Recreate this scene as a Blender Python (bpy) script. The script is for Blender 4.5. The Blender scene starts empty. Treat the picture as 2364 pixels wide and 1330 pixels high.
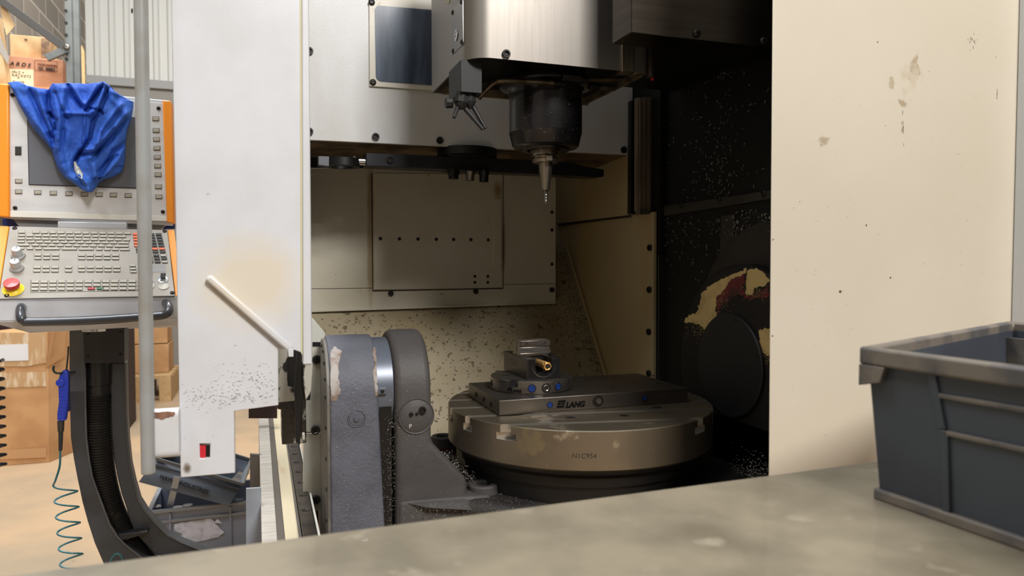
import bpy, bmesh, math, random
from mathutils import Vector, Matrix, noise as mnoise
from math import sin, cos, tan, pi, radians, atan2, sqrt
random.seed(7)
C = bpy.context.scene.collection
CZ = 1.3                      # camera height
F = 1650.0; YAW = radians(19.2); PIT = math.atan(60/1650)
fw = Vector((sin(YAW)*cos(PIT), cos(YAW)*cos(PIT), -sin(PIT)))
rt = Vector((cos(YAW), -sin(YAW), 0)); up = rt.cross(fw)
CAM = Vector((0, 0, CZ))
def ray(px, py): return fw + rt*((px-1182)/F) - up*((py-665)/F)
def pt(px, py, X=None, Y=None, Z=None):
    """pixel of the photograph -> point on the plane X=, Y= or Z= (Z relative to the camera height)"""
    d = ray(px, py)
    if Y is not None: t = Y/d.y
    elif X is not None: t = X/d.x
    else: t = Z/d.z
    return CAM + d*t
def on(px, py, P, N):
    d = ray(px, py); return CAM + d*((P-CAM).dot(N)/d.dot(N))
V = Vector
# ---------------------------------------------------------------- materials
def lin(c):
    return tuple(((x/255)/12.92 if x/255 <= .04045 else ((x/255+.055)/1.055)**2.4) for x in c) + (1,)
MATS = {}
def mat(name, c, rough=.5, metal=0.0, c2=None, scale=6, lo=.45, hi=.62, c3=None, s3=60, t3=.68, w3=.02, bump=0.0, bs=200, st=(1,1,1), blob=None, coat=0, rv=0, spec=.5, st3=(1,1,1)):
    if name in MATS: return MATS[name]
    m = bpy.data.materials.new(name); m.use_nodes = True; MATS[name] = m
    nt = m.node_tree; N = nt.nodes; L = nt.links
    b = N['Principled BSDF']; b.inputs['Roughness'].default_value = rough; b.inputs['Metallic'].default_value = metal
    b.inputs['Base Color'].default_value = lin(c); b.inputs['Coat Weight'].default_value = coat
    b.inputs['Specular IOR Level'].default_value = spec
    tc = N.new('ShaderNodeTexCoord'); col = None
    def mapping(s):
        mp = N.new('ShaderNodeMapping'); mp.inputs['Scale'].default_value = s
        L.new(tc.outputs['Object'], mp.inputs[0]); return mp.outputs[0]
    def noi(sc, det, s):
        n = N.new('ShaderNodeTexNoise'); n.inputs['Scale'].default_value = sc; n.inputs['Detail'].default_value = det
        L.new(mapping(s), n.inputs['Vector']); return n.outputs['Fac']
    def ramp(f, lo, hi):
        r = N.new('ShaderNodeMapRange'); r.inputs[1].default_value = lo; r.inputs[2].default_value = hi
        L.new(f, r.inputs[0]); return r.outputs[0]
    def mix(f, a, bcol):
        x = N.new('ShaderNodeMix'); x.data_type = 'RGBA'; L.new(f, x.inputs[0])
        if isinstance(a, tuple): x.inputs[6].default_value = a
        else: L.new(a, x.inputs[6])
        x.inputs[7].default_value = bcol; return x.outputs[2]
    cur = lin(c)
    if c2:
        f = ramp(noi(scale, 5, st), lo, hi); cur = mix(f, cur, lin(c2))
        if rv:
            r = N.new('ShaderNodeMapRange'); r.inputs[3].default_value = rough; r.inputs[4].default_value = rough+rv
            L.new(f, r.inputs[0]); L.new(r.outputs[0], b.inputs['Roughness'])
    if blob:        # (centre in object space, radius, colour, squash): a stain with its own place on the thing
        for (ctr, rad, bc, sq, *ns) in blob:
            mp = N.new('ShaderNodeMapping'); mp.inputs['Location'].default_value = tuple(-a*q/rad for a, q in zip(ctr, sq))
            mp.inputs['Scale'].default_value = tuple(q/rad for q in sq); L.new(tc.outputs['Object'], mp.inputs[0])
            ln = N.new('ShaderNodeVectorMath'); ln.operation = 'LENGTH'; L.new(mp.outputs[0], ln.inputs[0])
            ad = N.new('ShaderNodeMath'); ad.operation = 'MULTIPLY_ADD'; L.new(noi(ns[0] if ns else 14, 6, (1,1,1)), ad.inputs[0]); ad.inputs[1].default_value = ns[1] if ns else .7
            L.new(ln.outputs['Value'], ad.inputs[2])
            cur = mix(ramp(ad.outputs[0], *((.65+ns[1]*.42, .55+ns[1]*.36) if ns else (1.35, .7))), cur, lin(bc))
    if c3:
        cur = mix(ramp(noi(s3, 3, st3), t3, t3+w3), cur, lin(c3))
    if not isinstance(cur, tuple): L.new(cur, b.inputs['Base Color'])
    if bump:
        bp = N.new('ShaderNodeBump'); bp.inputs['Strength'].default_value = bump; bp.inputs['Distance'].default_value = .001
        L.new(noi(bs, 3, st), bp.inputs['Height']); L.new(bp.outputs[0], b.inputs['Normal'])
    return m
# ---------------------------------------------------------------- mesh builder
class MB:
    def __init__(s): s.b = bmesh.new()
    def face(s, pts):
        vs = [s.b.verts.new(p) for p in pts]
        try: s.b.faces.new(vs)
        except Exception: pass
        return s
    def box(s, x0, x1, y0, y1, z0, z1, M=None):
        p = [V((x,y,z)) for z in (z0,z1) for y in (y0,y1) for x in (x0,x1)]
        if M is not None: p = [M @ q for q in p]
        v = [s.b.verts.new(q) for q in p]
        for f in ((0,2,3,1),(4,5,7,6),(0,1,5,4),(2,6,7,3),(0,4,6,2),(1,3,7,5)): s.b.faces.new([v[i] for i in f])
        return s
    def prism(s, pts, vec):
        vec = V(vec); a = [s.b.verts.new(p) for p in pts]; c = [s.b.verts.new(V(p)+vec) for p in pts]; n = len(a)
        s.b.faces.new(a); s.b.faces.new(c[::-1])
        for i in range(n): s.b.faces.new((a[i], c[i], c[(i+1) % n], a[(i+1) % n]))
        return s
    def loft(s, A, B):
        a = [s.b.verts.new(p) for p in A]; c = [s.b.verts.new(p) for p in B]; n = len(a)
        s.b.faces.new(a); s.b.faces.new(c[::-1])
        for i in range(n): s.b.faces.new((a[i], c[i], c[(i+1) % n], a[(i+1) % n]))
        return s
    def yslab(s, pp, Y, th): return s.prism([pt(x, y, Y=Y) for x, y in pp], (0, th, 0))
    def xslab(s, pp, X, th): return s.prism([pt(x, y, X=X) for x, y in pp], (th, 0, 0))
    def lathe(s, prof, o, ax=(0,0,1), seg=32, flute=None):
        o = V(o); ax = V(ax).normalized(); q = ax.to_track_quat('Z', 'Y'); rings = []
        for r, h in prof:
            if r < 1e-6: rings.append([s.b.verts.new(o+ax*h)])
            else: rings.append([s.b.verts.new(o + q @ V((r*(1+(flute[1]*cos(flute[0]*2*pi*i/seg) if flute else 0))*cos(2*pi*i/seg), r*sin(2*pi*i/seg), h))) for i in range(seg)])
        for a, c in zip(rings, rings[1:]):
            for i in range(seg):
                j = (i+1) % seg
                if len(a) == 1 and len(c) == 1: continue
                if len(a) == 1: s.b.faces.new((a[0], c[i], c[j]))
                elif len(c) == 1: s.b.faces.new((a[i], a[j], c[0]))
                else: s.b.faces.new((a[i], a[j], c[j], c[i]))
        return s
    def cyl(s, p0, p1, r, r1=None, seg=24):
        p0, p1 = V(p0), V(p1); h = (p1-p0).length; r1 = r if r1 is None else r1
        return s.lathe([(0,0),(r,0),(r1,h),(0,h)], p0, p1-p0, seg)
    def tube(s, path, r, seg=12):
        path = [V(p) for p in path]; n = len(path); R = r if callable(r) else (lambda t: r)
        t0 = (path[1]-path[0]).normalized(); nn = t0.orthogonal().normalized(); prev = None
        for i, p in enumerate(path):
            t = (path[min(i+1, n-1)]-path[max(i-1, 0)]).normalized(); nn = (nn - t*nn.dot(t)).normalized(); bb = t.cross(nn)
            rr = R(i/(n-1)); ring = [s.b.verts.new(p + nn*rr*cos(2*pi*k/seg) + bb*rr*sin(2*pi*k/seg)) for k in range(seg)]
            if prev:
                for k in range(seg): s.b.faces.new((prev[k], prev[(k+1) % seg], ring[(k+1) % seg], ring[k]))
            else: s.b.faces.new(ring[::-1])
            prev = ring
        s.b.faces.new(prev); return s
    def bis(s, zs):
        for z in zs: bmesh.ops.bisect_plane(s.b, geom=s.b.verts[:]+s.b.edges[:]+s.b.faces[:], dist=1e-6, plane_co=(0,0,z), plane_no=(0,0,1))
        return s
    def warp(s, f):
        for v in s.b.verts: v.co = f(v.co)
        return s
    def build(s, name, m, parent=None, bev=0, seg=2, ang=40, loc=None, flat=False, weld=False):
        if weld: bmesh.ops.remove_doubles(s.b, verts=s.b.verts, dist=1e-6)
        bmesh.ops.recalc_face_normals(s.b, faces=s.b.faces)
        me = bpy.data.meshes.new(name)
        if parent is not None: base = WL(parent)
        elif loc is not None: base = V(loc)
        else:
            xs = [v.co for v in s.b.verts]; lo = [min(c[i] for c in xs) for i in range(3)]; hi = [max(c[i] for c in xs) for i in range(3)]
            base = V(((lo[0]+hi[0])/2, (lo[1]+hi[1])/2, lo[2]))
        for v in s.b.verts: v.co -= base
        s.b.to_mesh(me); s.b.free()
        if m: me.materials.append(m)
        if not flat:
            for p in me.polygons: p.use_smooth = True
            me.set_sharp_from_angle(angle=radians(ang))
        o = bpy.data.objects.new(name, me); C.objects.link(o)
        if parent is not None: o.parent = parent; o['_w'] = tuple(base)
        else: o.location = base; o['_w'] = tuple(base)
        if bev:
            b = o.modifiers.new('Bevel', 'BEVEL'); b.width = bev; b.segments = seg; b.limit_method = 'ANGLE'; b.angle_limit = radians(35)
        return o
def WL(o): return V(o['_w'])
def cut(o, M, cm_=None):
    """subtract the builder's mesh from o; the cutter does not stay in the scene"""
    c = M.build('cutter', cm_, None)
    bpy.context.view_layer.update()
    md = o.modifiers.new('cut', 'BOOLEAN'); md.object = c; md.solver = 'EXACT'
    if cm_: md.material_mode = 'TRANSFER'
    keep = [(m.name, m.show_viewport) for m in o.modifiers if m.type == 'BEVEL']
    for n, _ in keep: o.modifiers[n].show_viewport = False
    dg = bpy.context.evaluated_depsgraph_get(); me = bpy.data.meshes.new_from_object(o.evaluated_get(dg), depsgraph=dg)
    o.modifiers.remove(md); old = o.data; o.data = me; me.name = old.name
    for n, v in keep: o.modifiers[n].show_viewport = v
    for p in me.polygons: p.use_smooth = True
    me.set_sharp_from_angle(angle=radians(35))
    cm = c.data; bpy.data.objects.remove(c); bpy.data.meshes.remove(cm)
def tag(o, label=None, cat=None, group=None, kind=None):
    if label: o['label'] = label
    if cat: o['category'] = cat
    if group: o['group'] = group
    if kind: o['kind'] = kind
    return o
def thing(name, loc, label, cat, group=None):
    o = bpy.data.objects.new(name, None); C.objects.link(o); o.location = loc; o['_w'] = tuple(V(loc)); o.empty_display_size = .05
    return tag(o, label, cat, group)
def sub(o, name, parent, loc, rot=None, scale=1.0):
    """another object of o's mesh placed as a child"""
    c = bpy.data.objects.new(name, o if isinstance(o, bpy.types.Mesh) else o.data); C.objects.link(c); c.parent = parent
    c.location = V(loc)-WL(parent); c.scale = (scale,)*3
    if rot is not None: c.rotation_mode = 'QUATERNION'; c.rotation_quaternion = rot
    c['_w'] = tuple(V(loc)); return c
def text(name, s, size, P, xd, ud, m, parent, ext=.0004, shear=0, off=0, align='LEFT'):
    cu = bpy.data.curves.new(name, 'FONT'); cu.body = s; cu.size = size; cu.extrude = ext; cu.shear = shear; cu.offset = off; cu.align_x = align
    t = bpy.data.objects.new(name, cu); C.objects.link(t); bpy.context.view_layer.update()
    dg = bpy.context.evaluated_depsgraph_get(); me = bpy.data.meshes.new_from_object(t.evaluated_get(dg)); bpy.data.objects.remove(t); bpy.data.curves.remove(cu)
    xd = V(xd).normalized(); ud = (V(ud)-xd*V(ud).dot(xd)).normalized(); n = xd.cross(ud)
    base = WL(parent); R = Matrix((xd, ud, n)).transposed()
    for v in me.vertices: v.co = (R @ v.co) + V(P) - base
    me.materials.clear(); me.materials.append(m)
    o = bpy.data.objects.new(name, me); C.objects.link(o); o.parent = parent; o['_w'] = tuple(base); return o
# shared bolt meshes (unit radius, axis +Z)
def mesh_of(M, name, m, ang=40):
    bmesh.ops.recalc_face_normals(M.b, faces=M.b.faces); me = bpy.data.meshes.new(name); M.b.to_mesh(me); M.b.free(); me.materials.append(m)
    for p in me.polygons: p.use_smooth = True
    me.set_sharp_from_angle(angle=radians(ang)); return me
BLACK = mat('black_oxide', (34,32,30), .4, .3)
STEELB = mat('bolt_steel', (120,116,110), .35, .9)
def boltmesh(nm, m): return mesh_of(MB().lathe([(1.0,0),(1.0,.12),(.9,.3),(.6,.42),(.45,.44),(.45,.15),(0,.15)], (0,0,0), (0,0,1), 18), nm, m)
BOLT = boltmesh('bolt', BLACK); BOLT_S = boltmesh('steel_bolt', STEELB)
HEX = mesh_of(MB().lathe([(1.0,0),(1.0,.5),(.92,.62),(.62,.62)], (0,0,0), (0,0,1), 24).lathe([(.55,.62),(.55,.25),(0,.25)], (0,0,0), (0,0,1), 6), 'hex_socket', BLACK)
HOLEM = mesh_of(MB().lathe([(1.0,0),(1.0,.15),(.8,.15),(.8,.03),(0,.03)], (0,0,0), (0,0,1), 20), 'hole_rim', mat('hole_dark', (14,13,12), .6))
def bolts(parent, pts, n, r, me=None, name='bolt'):
    q = V(n).to_track_quat('Z', 'Y')
    for p in pts: sub(me or BOLT, name, parent, p, q, r)
EXPO = 0.0
WORLD = .62
# lamps of the hall plus one added fill: (place, aim, size x, size y, watts, colour)
LAMPS = [((1.15,-2.6,4.4), (.5,1.6,1.0), 1.3, 1.0, 280, (1,.965,.92)),
         ((-2.4,-.2,4.3), (-.2,1.6,1.0), 1.6, 1.4, 270, (.86,.93,1)),
         ((-1.1,1.5,4.4), (-.4,3.2,.2), 1.2, 1.0, 75, (.9,.95,1)),  # added fill to brighten the crate, no such source known
         ((-.8,4.6,5.4), (-1.2,5.6,1.0), 2.4, 2.4, 330, (1,.98,.95))]
SLOTS = [-.222, -.1335, -.0445, .0445, .1335, .222]
# ---------------------------------------------------------------- camera, light
cam = bpy.data.cameras.new('camera'); cam.lens = F*36/2364; cam.sensor_width = 36; cam.sensor_fit = 'HORIZONTAL'; cam.clip_start = .02
cam.dof.use_dof = True; cam.dof.focus_distance = 1.65; cam.dof.aperture_fstop = 5.6
co = bpy.data.objects.new('camera', cam); C.objects.link(co); co.location = CAM
co.matrix_world = Matrix.Translation(CAM) @ Matrix((rt, up, -fw)).transposed().to_4x4()
sc = bpy.context.scene; sc.camera = co
sc.view_settings.view_transform = 'Standard'; sc.view_settings.look = 'None'; sc.view_settings.gamma = 1; sc.view_settings.exposure = EXPO
w = bpy.data.worlds.new('hall_daylight'); sc.world = w; w.use_nodes = True
w.node_tree.nodes['Background'].inputs[0].default_value = (.86,.93,1,1); w.node_tree.nodes['Background'].inputs[1].default_value = WORLD
def lamp(loc, tgt, sx, sy, P, col):
    l = bpy.data.lights.new('hall_or_fill_lamp', 'AREA'); l.shape = 'RECTANGLE'; l.size = sx; l.size_y = sy; l.energy = P; l.color = col
    o = bpy.data.objects.new('hall_or_fill_light', l); C.objects.link(o); o.location = loc
    o.rotation_euler = (V(tgt)-V(loc)).to_track_quat('-Z', 'Y').to_euler()
for a in LAMPS: lamp(*a)
# ---------------------------------------------------------------- materials used around the hall
M_floor = mat('floor_board', (190,161,128), .75, c2=(160,143,120), scale=1.6, lo=.42, hi=.68, c3=(120,104,86), s3=9, t3=.7, w3=.06, bump=.15, bs=30)
M_white = mat('corrugated_white', (205,205,200), .6)
M_cream_in = mat('cream_paint_shop', (200,200,196), .6)
M_card = mat('cardboard', (206,160,112), .85, c2=(190,144,98), scale=5, bump=.1)
M_card2 = mat('cardboard_reddish', (196,146,116), .85, c2=(172,120,90), scale=5)
M_card3 = mat('cardboard_pale', (208,178,134), .85, c2=(176,138,94), scale=4)
M_tape = mat('packing_tape', (196,160,118), .12, c2=(232,216,190), scale=30, lo=.5, hi=.7, st=(1,1,.2), bump=1.0, bs=60, coat=.6)
M_ink = mat('ink', (40,30,26), .8)
M_paper = mat('paper_note', (228,214,178), .8)
M_wpaper = mat('white_label', (225,225,228), .7)
M_rack = mat('rack_grey_paint', (106,110,108), .5, c2=(92,96,95), scale=8)
M_brace = mat('rack_dark_brace', (60,57,54), .5)
M_wood = mat('pale_wood', (206,172,124), .8, c2=(184,148,100), scale=20, st=(8,8,1))
M_crate = mat('crate_grey_plastic', (132,139,156), .5, c2=(120,127,144), scale=4)
M_crate2 = mat('bin_slate_plastic', (62,68,76), .5, c2=(54,58,66), scale=5)
M_shiny = mat('shiny_tin', (210,212,215), .2, 1.0)
# ---------------------------------------------------------------- setting
def struct(o): o['kind'] = 'structure'; return o
WX = -1.9; WY = 9.5
struct(MB().box(-6, 7, -5, WY+.3, -.1, 0).build('floor', M_floor, flat=True))
m = bpy.data.materials.new('concrete_blocks'); m.use_nodes = True; N = m.node_tree.nodes; L = m.node_tree.links
tc = N.new('ShaderNodeTexCoord'); sp = N.new('ShaderNodeSeparateXYZ'); cb = N.new('ShaderNodeCombineXYZ'); br = N.new('ShaderNodeTexBrick')
L.new(tc.outputs['Object'], sp.inputs[0]); L.new(sp.outputs[1], cb.inputs[0]); L.new(sp.outputs[2], cb.inputs[1]); L.new(cb.outputs[0], br.inputs['Vector'])
br.inputs['Scale'].default_value = 1; br.inputs['Brick Width'].default_value = .45; br.inputs['Row Height'].default_value = .225; br.inputs['Mortar Size'].default_value = .009; br.inputs['Mortar Smooth'].default_value = .1
br.inputs['Color1'].default_value = lin((150,140,128)); br.inputs['Color2'].default_value = lin((132,124,114)); br.inputs['Mortar'].default_value = lin((196,186,170))
L.new(br.outputs[0], N['Principled BSDF'].inputs[0]); N['Principled BSDF'].inputs['Roughness'].default_value = .9
struct(MB().box(WX-.2, WX, -5, WY, 0, 7).build('wall_left', m, flat=True))
# white corrugated cladding with its sill, plain wall below
zs = pt(300, 182, Y=WY).z
prof = []; x = WX
while x < 5:
    prof += [(x, 0), (x+.075, 0), (x+.095, -.03), (x+.135, -.03)]; x += .155
pts = [V((a, WY+b, zs)) for a, b in prof] + [V((x, WY+.12, zs)), V((WX, WY+.12, zs))]
struct(MB().prism(pts, (0,0,5)).build('wall_back', M_white, flat=True))
struct(MB().box(WX, 5, WY-.05, WY+.1, zs-.1, zs).build('trim_1', mat('sill_grey', (150,150,148), .6), bev=.005))
struct(MB().box(WX, 5, WY, WY+.2, 0, zs-.1).build('wall_back_lower', mat('lower_wall', (140,136,130), .7)))
struct(MB().box(-6, 7, -5.2, -5, 0, 7).build('wall_front', mat('far_hall_wall', (150,150,146), .7, c2=(100,98,95), scale=.6)))
struct(MB().box(7, 7.2, -5, WY, 0, 7).build('wall_right', mat('far_hall_wall_r', (96,92,88), .7)))
# ---------------------------------------------------------------- workbench
BZ = CZ-.245
e1 = pt(560, 1253, Z=-.245); e2 = pt(1770, 1095, Z=-.245); dr = (e2-e1).normalized()
L0 = e1 - dr*1.2; R0 = e1 + dr*2.6; nb = V((dr.y, -dr.x, 0))*1.05
wb = thing('workbench', (.6, .2, 0), 'long worktop with scuffed beige top, closest to the viewer below the machine opening', 'workbench')
M_bench = mat('bench_top', (132,122,103), .6, c2=(104,96,79), scale=11, lo=.38, hi=.66, c3=(142,133,115), s3=19, t3=.63, w3=.12, bump=.4, bs=60, coat=.15)
MB().prism([L0-V((0,0,0)), R0, R0+nb, L0+nb], (0,0,-.045)).build('bench_top', M_bench, wb, bev=.006)
M_leg = mat('bench_leg_steel', (70,80,90), .5)
for q in (L0+nb*.1+dr*.1, R0+nb*.1-dr*.1, L0+nb*.9+dr*.1, R0+nb*.9-dr*.1): MB().box(q.x-.03, q.x+.03, q.y-.03, q.y+.03, 0, BZ-.045).build('leg', M_leg, wb)
MB().tube([L0+nb*.1+dr*.1-V((0,0,.09)), R0+nb*.1-dr*.1-V((0,0,.09))], .02, 4).build('stretcher', M_leg, wb)
# ---------------------------------------------------------------- plastic bin on the bench
A = pt(2032, 1152, Z=-.245); Bd = (pt(2364, 1268, Z=-.245)-A).normalized(); Bn = A+Bd*.36
R = pt(2345, 745, Z=-.087); R.z = BZ; R = A + (R-A)*1.0; Nn = Bn + (R-A)*.92
base = [A, Bn, Nn, R]; ctr = sum(base, V())/4; H = .158
def ring(s, z): return [V((ctr.x+(p.x-ctr.x)*s, ctr.y+(p.y-ctr.y)*s, BZ+z)) for p in base]
pb = thing('plastic_bin', (ctr.x, ctr.y, BZ), 'slate grey ribbed plastic storage bin standing on the worktop', 'storage bin')
o0, o1, i1, i0 = ring(1.0, .004), ring(1.06, H-.012), ring(1.035, H-.012), ring(.975, .01)
M = MB()
for a, c in ((o0, o1), (i1, i0)):
    for i in range(4): M.face([a[i], a[(i+1)%4], c[(i+1)%4], c[i]])
M.face(o0[::-1]); M.face(i0)
for i in range(4): M.face([o1[i], o1[(i+1)%4], i1[(i+1)%4], i1[i]])
M.build('bin_body', M_crate2, pb, weld=True)
r1, r2 = ring(1.035, H-.018), ring(1.10, H-.018); r3, r4 = ring(1.10, H), ring(1.035, H)
M = MB()
for a, c in ((r1,r2),(r2,r3),(r3,r4),(r4,r1)):
    for i in range(4): M.face([a[i], a[(i+1)%4], c[(i+1)%4], c[i]])
M_rim = mat('bin_rim_worn', (112,104,94), .5, c2=(80,78,78), scale=20)
M.build('rim', M_rim, pb, bev=.003, weld=True)
nf = (o1[0]-o0[0]).cross(o0[1]-o0[0]).normalized()
if nf.x > 0: nf = -nf
def fp(x, y): return on(x, y, (o0[0]+o0[1]+o1[0]+o1[1])/4, nf)
# hanging lip tab at the far left corner
c0 = r2[0]; MB().prism([c0, c0+(r2[1]-r2[0]).normalized()*.03, c0+(r2[1]-r2[0]).normalized()*.025-V((0,0,.016)), c0-V((0,0,.022))], (r2[3]-r2[0]).normalized()*.05).build('lip_tab', M_rim, pb, bev=.001)
def rib(pl, wd, name='rib'):
    P = [fp(*p) for p in pl]
    for a, c in zip(P, P[1:]):
        d = (c-a).normalized(); s = nf.cross(d)*wd/2
        MB().prism([a-s, a+s, c+s, c-s], nf*.0035).build(name, M_rim if wd < .006 else M_crate2, pb, bev=.001)
rib([(2150, 842), (2178, 990)], .0085); rib([(2182, 992), (2188, 1185)], .0085)
rib([(2170, 912), (2500, 968)], .0045); rib([(2184, 998), (2500, 1066)], .0045)
g1, g2 = ring(1.03, 0), ring(1.03, .011)
MB().loft(g1, g2).build('base_ledge', M_rim, pb, bev=.002)
dv = [i1[3]*.8+i1[2]*.2, i1[0]*.62+i1[3]*.38+V((0,0,0))]; dv = [i1[3]*.55+i1[2]*.45-V((.0,0,0)), i1[0]*.15+i1[1]*.0+i1[3]*.85]
p0 = i1[3]*.94+i1[0]*.06; p1 = p0+(i1[2]-i1[3])*.94
MB().prism([p0-V((0,0,.008)), p1-V((0,0,.008)), V((p1.x, p1.y, BZ+.02)), V((p0.x, p0.y, BZ+.02))], (i1[0]-i1[3]).normalized()*.006).build('divider', M_rim, pb)
# ---------------------------------------------------------------- pallet rack and boxes behind the control panel
RY = 5.6
def zat(px, py, Y): return pt(px, py, Y=Y).z
zsh = zat(90, 206, 5.7)
pr = thing('pallet_rack', (pt(165, 300, Y=RY).x, RY, 0), 'grey steel pallet rack with punched upright and dark diagonal braces by the block wall', 'pallet rack')
xl = pt(150, 60, Y=RY).x; xm = pt(165, 60, Y=RY).x; xr = pt(181, 60, Y=RY).x
MB().prism([V((xl,RY,0)), V((xm,RY,0)), V((xm+.01,RY+.02,0)), V((xr,RY+.02,0)), V((xr,RY+.07,0)), V((xl,RY+.07,0))], (0,0,4.6)).build('upright', M_rack, pr, bev=.003)
HM = [pt(152+i*.35, 25+i*28, Y=RY-.001) for i in range(-3, 5)]
for p in HM:
    if abs(p.z-zat(155, 110, RY)) > .03: sub(HOLEM, 'slot_hole', pr, p, V((0,-1,0)).to_track_quat('Z','Y'), .011)
def bar(a, c, wd, th, name, m, par, nrm=V((0,-1,0))):
    d = (c-a).normalized(); s = nrm.cross(d).normalized()*wd/2
    return MB().prism([a-s, a+s, c+s, c-s], -nrm*th).build(name, m, par, bev=.002)
bar(pt(-60, -45, Y=RY-.03), pt(150, 110, Y=RY-.03), .05, .03, 'brace', M_brace, pr)
bar(pt(106, 133, Y=RY-.03), pt(152, 113, Y=RY-.03), .045, .03, 'brace', M_rack, pr)
bolts(pr, [pt(154, 109, Y=RY-.035)], (0,-1,0), .02, BOLT_S)
MB().box(-1.88, xr, RY+.02, RY+1.0, zsh-.03, zsh).build('shelf_board', M_wood, pr)
MB().box(-1.88, xl, RY-.01, RY+.02, zsh-.13, zsh-.01).build('beam', mat('rack_beam', (190,90,40), .5), pr, bev=.003)
MB().box(-1.88, -1.84, RY-.02, RY+.05, 0, 4.6).build('upright', M_rack, pr)
# boxes on the rack
def carton(name, px0, px1, pyt, zb, Y, dep, m, label, group=None, skew=0):
    a = pt(px0, pyt, Y=Y); c = pt(px1, pyt, Y=Y)
    o = thing(name, ((a.x+c.x)/2, Y+dep/2, zb), label, 'cardboard box', group)
    MB().prism([V((a.x,Y,zb)), V((c.x,Y,zb)), V((c.x+skew,Y+dep,zb)), V((a.x+skew,Y+dep,zb))], (0,0,(a.z+c.z)/2-zb)).build('carton', m, o, bev=.004)
    return o, a, c
b1, a, c = carton('cardboard_box', 16, 145, 133, zsh, 5.75, .3, M_card2, 'reddish brown cardboard box with printed code number frame and handwritten note, on the rack')
text('printed_lettering', 'A R D S', .036, pt(22, 150, Y=5.745), (1,0,-.04), (0,0,1), M_ink, b1, shear=.3, off=.001)
f0 = [pt(80, 139, Y=5.745), pt(132, 142, Y=5.745), pt(132, 166, Y=5.745), pt(80, 162, Y=5.745)]
for p, q in zip(f0, f0[1:]+f0[:1]): bar(p, q, .003, .001, 'printed_frame', mat('red_ink', (120,60,44), .8), b1)
text('printed_lettering', 'CODE NUMBER:', .0165, pt(86, 149.5, Y=5.745), (1,0,-.04), (0,0,1), mat('red_ink', 0), b1, off=.001)
text('printed_lettering', 'GL 8883', .029, pt(88, 160.5, Y=5.745), (1,0,-.04), (0,0,1), M_ink, b1, off=.001)
MB().prism([pt(18, 159, Y=5.744), pt(77, 161, Y=5.744), pt(78, 202, Y=5.744), pt(18, 202, Y=5.744)], (0,-.001,0)).build('paper_note', M_paper, b1, flat=True)
for s, x, y in (('IALS +', 26, 168), ('RACKETS', 26, 176), ('+', 38, 183), ('K   ER', 28, 191)):
    text('handwriting', s, .027, pt(x, y, Y=5.742), (1,0,-.04), (0,0,1), M_ink, b1, shear=.25)
zt = (a.z+c.z)/2
b2, a, c = carton('cardboard_box', 22, 116, 83, zt+.002, 5.85, .18, M_card3, 'pale cardboard box with a dark taped corner, topmost behind the diagonal brace')
MB().prism([pt(95, 88, Y=5.845), pt(115, 89, Y=5.845), pt(115, 133, Y=5.845), pt(96, 133, Y=5.845)], (0,-.002,0)).build('tape_strip', mat('old_tape', (120,96,78), .3, c2=(150,124,98), scale=30, bump=.5), b2)
bar(pt(56, 91, Y=5.844), pt(63, 91.5, Y=5.844), .008, .001, 'box_mark', M_ink, b2)
b3 = thing('cardboard_box', (pt(-10, 150, Y=5.65).x, 5.68, zsh), 'open cardboard box at the picture\'s left edge with a flap folded out', 'cardboard box')
tl = [pt(-60, 40, Y=5.635), pt(-6, 34, Y=5.635), pt(6, 120, Y=5.635), pt(18, 205, Y=5.635), pt(-60, 205, Y=5.635)]
MB().prism(tl, (0,.1,0)).build('carton', M_card3, b3, bev=.003)
MB().prism([pt(1, 10, Y=5.61), pt(12, 14, Y=5.61), pt(35, 58, Y=5.61), pt(15, 82, Y=5.61), pt(2, 30, Y=5.61)], (0,.006,0)).build('flap', M_card3, b3)
MB().prism([pt(-20, 92, Y=5.632), pt(2, 88, Y=5.632), pt(21, 132, Y=5.632), pt(20, 150, Y=5.632)], (0,-.002,0)).build('tape_strip', mat('grey_tape', (160,154,146), .3), b3)
tw = thing('timber_offcut', (pt(188, 205, Y=6.7).x, 6.7, 0), 'pale timber plank standing upright behind the rack post', 'timber')
a = pt(182, 104, Y=6.7); c = pt(194, 110, Y=6.7)
MB().prism([V((a.x,6.7,0)), V((c.x,6.7,0)), V((c.x,6.7,c.z-.03)), V((a.x+.02,6.7,a.z)), V((a.x,6.7,a.z-.02))], (0,.03,0)).build('plank', M_wood, tw)
# boxes on the floor
b4 = pt(108, 1068, Z=-CZ); LY = b4.y
bb, a, c = carton('cardboard_box', -60, 108, 768, 0, LY, .45, M_card, 'big cardboard box wrapped in glossy packing tape on the floor below the control panel', skew=.16)
def fy(x, y): return pt(x, y, Y=LY-.004)
MB().prism([fy(-60,768), fy(107,768), fy(107,838), fy(104,838), fy(60,846), fy(-60,846)], (0,-.002,0)).build('tape_strip', M_tape, bb)
MB().prism([fy(-60,862), fy(107,858), fy(107,892), fy(-60,898)], (0,-.002,0)).build('tape_strip', M_tape, bb)
MB().prism([fy(-60,1042), fy(107,1034), fy(107,1056), fy(-60,1064)], (0,-.002,0)).build('tape_strip', mat('dull_tape', (200,156,112), .3), bb)
MB().prism([pt(-60,798, Y=LY-.008), pt(65,794, Y=LY-.008), pt(66,832, Y=LY-.008), pt(-60,836, Y=LY-.008)], (0,-.002,0)).build('address_label', M_wpaper, bb)
q0 = V((c.x, LY, a.z)); fl = [pt(104, 850, Y=LY-.02), pt(122, 752, Y=LY-.02), pt(158, 744, Y=LY+.1), pt(152, 822, Y=LY+.1)]
MB().prism(fl, (0,.006,0)).build('flap', M_card, bb)
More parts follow.
